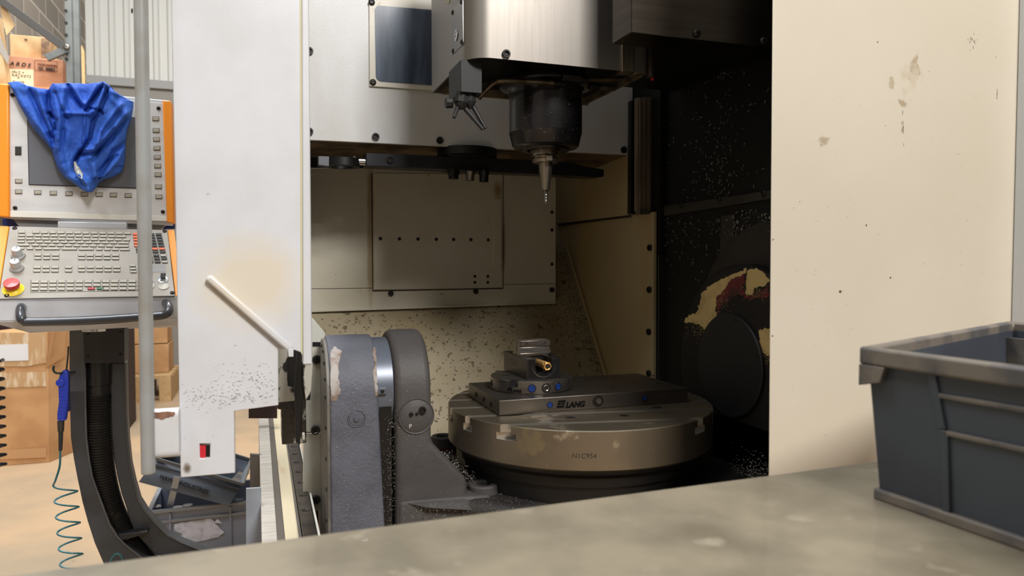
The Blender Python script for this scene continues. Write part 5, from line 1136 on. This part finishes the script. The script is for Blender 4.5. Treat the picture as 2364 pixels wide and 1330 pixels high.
# ---------------------------------------------------------------- blue overalls draped over the screen
YG = YK-.014
def interp(tbl, y):
    for (y0_, a), (y1_, c) in zip(tbl, tbl[1:]):
        if y <= y1_: return a+(c-a)*max(0, (y-y0_))/(y1_-y0_)
    return tbl[-1][1]
LFT = [(190,17),(200,24),(215,31),(240,43),(265,57),(290,72),(315,92),(335,110),(350,121),(370,126),(390,134),(410,150),(425,172),(436,186),(444,200)]
RGT = [(190,252),(205,286),(222,308),(245,308),(258,306),(275,303),(300,294),(330,290),(360,289),(385,286),(398,280),(408,262),(414,240),(422,228),(434,222),(444,212)]
FOLD = [ # (polyline, height metres, width px)
 ([(30,205),(60,255),(95,300),(122,345)], .012, 9), ([(62,200),(80,240),(105,290),(122,330)], -.012, 6), ([(85,205),(100,250),(112,300)], .012, 8),
 ([(117,196),(112,240),(126,300),(122,345)], -.020, 5), ([(130,200),(138,240),(134,280),(130,330),(140,380),(165,420)], .020, 13),
 ([(158,196),(168,225),(188,247)], -.018, 4), ([(165,196),(182,222),(198,246)], .014, 6), ([(240,196),(222,220),(204,242),(199,254)], -.020, 4),
 ([(226,194),(212,215),(200,238)], .012, 6), ([(252,198),(236,240),(228,262),(214,280),(208,320),(186,350),(174,370)], -.016, 4), ([(243,200),(225,245),(208,262)], .016, 6),
 ([(262,200),(262,230),(290,262)], .010, 10), ([(296,262),(258,300),(226,335),(215,345)], .014, 9), ([(290,275),(256,322),(222,352),(190,358)], -.016, 5),
 ([(290,330),(262,350),(244,385),(228,412)], -.014, 5), ([(286,345),(270,372),(250,395),(236,408)], .010, 7), ([(204,352),(216,380),(222,410)], .016, 9),
 ([(186,350),(172,380),(180,410),(196,430)], -.012, 5), ([(196,262),(192,330),(184,350)], .006, 4), ([(150,262),(176,262),(198,262)], .008, 5),
 ([(112,262),(130,278),(128,300)], -.016, 4), ([(180,405),(200,425),(205,440)], .016, 8), ([(205,250),(230,255),(236,262)], -.012, 3), ([(160,300),(150,340),(158,380)], .006, 12),
 ([(270,225),(268,280),(240,310)], -.006, 8), ([(148,205),(146,240),(158,260)], .010, 7), ([(70,210),(92,262),(118,318)], -.009, 5), ([(280,240),(240,290),(222,330)], .009, 6), ([(262,300),(232,340),(214,372)], -.009, 5), ([(146,300),(142,350),(154,400)], -.006, 5), ([(232,300),(226,330),(210,352)], .008, 5), ([(270,360),(246,375),(226,398)], -.008, 4), ([(128,215),(138,250),(150,270)], -.008, 4)]
def dseg(px, py, a, c):
    ax, ay_, bx, by_ = a[0], a[1], c[0], c[1]; l = (bx-ax)**2+(by_-ay_)**2; t = max(0, min(1, ((px-ax)*(bx-ax)+(py-ay_)*(by_-ay_))/l))
    return sqrt((px-ax-t*(bx-ax))**2+(py-ay_-t*(by_-ay_))**2)
def drape(x, y, u):
    e = sin(pi*min(1, max(0, u)))**.45
    h = .010 + .034*e*min(1, (y-180)/70)
    for pl_f, hh, ww in FOLD:
        d = min(dseg(x, y, a, c) for a, c in zip(pl_f, pl_f[1:]))
        if d < ww*3: h += 1.35*hh*math.exp(-(d/ww)**2)*min(1, .25+e)
    h += .004*mnoise.noise(V((x*.05, y*.03, 0)))+.0015*mnoise.noise(V((x*.2, y*.12, 3)))
    return h
def topy(x):     # crest of the cloth over the screen's upper edge
    return interp([(0,197),(20,190),(40,188),(58,198),(90,204),(112,207),(120,193),(160,192),(200,194),(238,189),(250,198),(275,212),(308,225)], x)
M = MB(); NU, NV = 130, 120; G = []
for j in range(NV+1):
    row = []; y = 190+(444-190)*j/NV; xl_, xr_ = interp(LFT, y), interp(RGT, y)
    for i in range(NU+1):
        u = i/NU; x = xl_+(xr_-xl_)*u; yy = max(y, topy(x)+ (y-190)*.02)
        if y < 240: yy = topy(x)+(240-topy(x))*(y-190)/50
        row.append(M.b.verts.new(pt(x, yy, Y=YG-drape(x, yy, u)-.008*math.exp(-((y-200)/12)**2))))
    G.append(row)
for k in range(1, 9):    # over the top and down behind the screen housing
    row = []
    for i in range(NU+1):
        c = G[0 if k == 1 else 0][i].co; a = min(pi/2, k/4*pi/2); yb = YG+.02+.105*min(1, k/5)
        row.append(M.b.verts.new(V((c.x, c.y+(yb-c.y)*min(1, k/5), c.z+.006*sin(min(1, k/5)*pi)-max(0, k-5)*.03))))
    G.insert(0, row) if False else G.append(row)
front = G[:NV+1]; backr = G[NV+1:]
for a, c in zip(front, front[1:]):
    for i in range(NU): M.b.faces.new((a[i], a[i+1], c[i+1], c[i]))
prev = front[0]
for r in backr:
    for i in range(NU): M.b.faces.new((prev[i], r[i], r[i+1], prev[i+1]))
    prev = r
M_blue_c = mat('blue_workwear', (32,82,182), .75, c2=(50,98,184), scale=5, lo=.4, hi=.7, bump=.3, bs=900)
ov = M.build('blue_overalls', M_blue_c, None, ang=180); s = ov.modifiers.new('Solidify', 'SOLIDIFY'); s.thickness = .0018; s.offset = -1
tag(ov, 'crumpled blue work overalls hung over the top of the control screen', 'overalls')
lb = [(170,374),(176,372),(184,388),(192,402),(190,414),(182,410),(172,395)]
def onc(x, y):
    u = (x-interp(LFT, y))/(interp(RGT, y)-interp(LFT, y)); return pt(x, y, Y=YG-drape(x, y, u)-.003)
M = MB(); M.face([onc(x, y) for x, y in lb]); o = M.build('care_label', mat('label_white', (208,206,200), .7, c2=(150,146,140), scale=120), ov); s = o.modifiers.new('S', 'SOLIDIFY'); s.thickness = .0008
M_st = mat('seam_stitch', (20,52,130), .8)
def stitch(P_): MB().tube([onc(x, y)+V((0,.0015,0)) for x, y in P_], .0012, 5).build('seam', M_st, ov)
def dens(P_, n=8): return [(a[0]+(c[0]-a[0])*k/n, a[1]+(c[1]-a[1])*k/n) for a, c in zip(P_, P_[1:]) for k in range(n)]+[P_[-1]]
for P_ in ([(190,258),(193,300),(188,330),(206,330),(216,300),(224,270)], [(176,368),(188,346),(216,346)], [(243,408),(262,384),(286,382)], [(118,262),(112,270),(124,298)]): stitch(dens(P_))
# ---------------------------------------------------------------- air gun on its hook, coiled hose
YAg = 2.2; gy = lambda x, y, d=0: pt(x, y, Y=YAg+d)
ag = thing('air_gun', (gy(145,960).x, YAg, gy(145,1040).z), 'blue air blow gun hanging from a hook beside the grey curved arm', 'air gun')
M_bp = mat('blue_plastic', (44,66,190), .35, coat=.2)
MB().prism([gy(146,854), gy(156,856), gy(158,880), gy(156,930), gy(151,973), gy(131,973), gy(131,955), gy(135,930), gy(133,880), gy(138,862)], (0,.022,0)).build('gun_body', M_bp, ag, bev=.005, seg=3)
MB().prism([gy(156,862,.004), gy(159,868,.004), gy(159,930,.004), gy(161,945,.004), gy(158,952,.004), gy(154,930,.004)], (0,.014,0)).build('trigger', mat('trigger_dark_blue', (28,34,90), .4), ag, bev=.001)
MB().lathe([(0,.004),(.009,.004),(.0105,.002),(.0105,-.004),(0,-.004)], gy(139,884,-.002), (0,-1,0), 24).build('trigger_knob', M_bp, ag, bev=.0006)
M = MB()
for k in range(9): M.tube([gy(135,900+k*8,-.001), gy(151,900+k*8,-.001)], .0009, 6)
M.build('grip_rib', mat('blue_plastic', 0), ag)
MB().cyl(gy(140.5,972,.011), gy(140.5,996,.011), .0085, .0075).build('swivel_fitting', mat('gun_metal', (90,88,86), .35, .8), ag); MB().cyl(gy(140.5,996,.011), gy(139.5,1040,.011), .0058, .0045).build('bend_guard', mat('guard_black', (44,46,48), .5), ag)
MB().tube([gy(153,858,.01), gy(157,820,.01), gy(158,800,.01)], .0022, 8).build('nozzle_tube', mat('gun_metal', 0), ag)
MB().tube(smooth([gy(125,845,-.004), gy(123,852,-.004), gy(127,860,-.004), gy(140,862,-.004), gy(176,859,.05)], 6), .0028, 10).build('gun_hook', mat('dark_hook', (40,52,50), .4), cpn)
M_tl = mat('teal_hose', (46,112,124), .3, c2=(30,94,100), scale=20, coat=.3)
c0 = [gy(139,1040,.011), gy(138,1075,.011), gy(131,1100,.012), gy(127,1112,.014)]
top = gy(150,1118,.03); bot = gy(167,1318,.03); P_ = []
turns = 5.5; n = 150
for k in range(n+1):
    t = k/n; a = pi+2*pi*turns*t*1.0; c = top.lerp(bot, t); P_.append(V((c.x+.028*cos(a), c.y+.028*sin(a)*.45, c.z)))
ct = MB().tube(smooth(c0)+P_, .0026, 10).build('coiled_air_hose', M_tl); tag(ct, 'teal coiled air hose hanging from the blue air gun', 'air hose')
mc = MB().tube(smooth([gy(254,1320,.0), gy(257,1292,.0), gy(268,1279,.0), gy(280,1284,.0), gy(284,1300,.0)], 8), .0026, 8).build('air_hose_loop', M_tl); tag(mc, 'small teal hose loop at the foot of the black curved arm', 'air hose')
# black coiled cable at the picture's left edge
e = pt(-8, 940, Y=2.15); P_ = [V((e.x+.016*cos(k*.42), e.y+.016*sin(k*.42), CZ-.25-k*.42/(2*pi)*.0245)) for k in range(170)]
cb_o = MB().tube(P_, .0042, 8).build('coiled_cable', mat('cable_black', (26,26,28), .4)); tag(cb_o, 'black coiled cable hanging at the picture\'s left edge beside the taped box', 'cable')
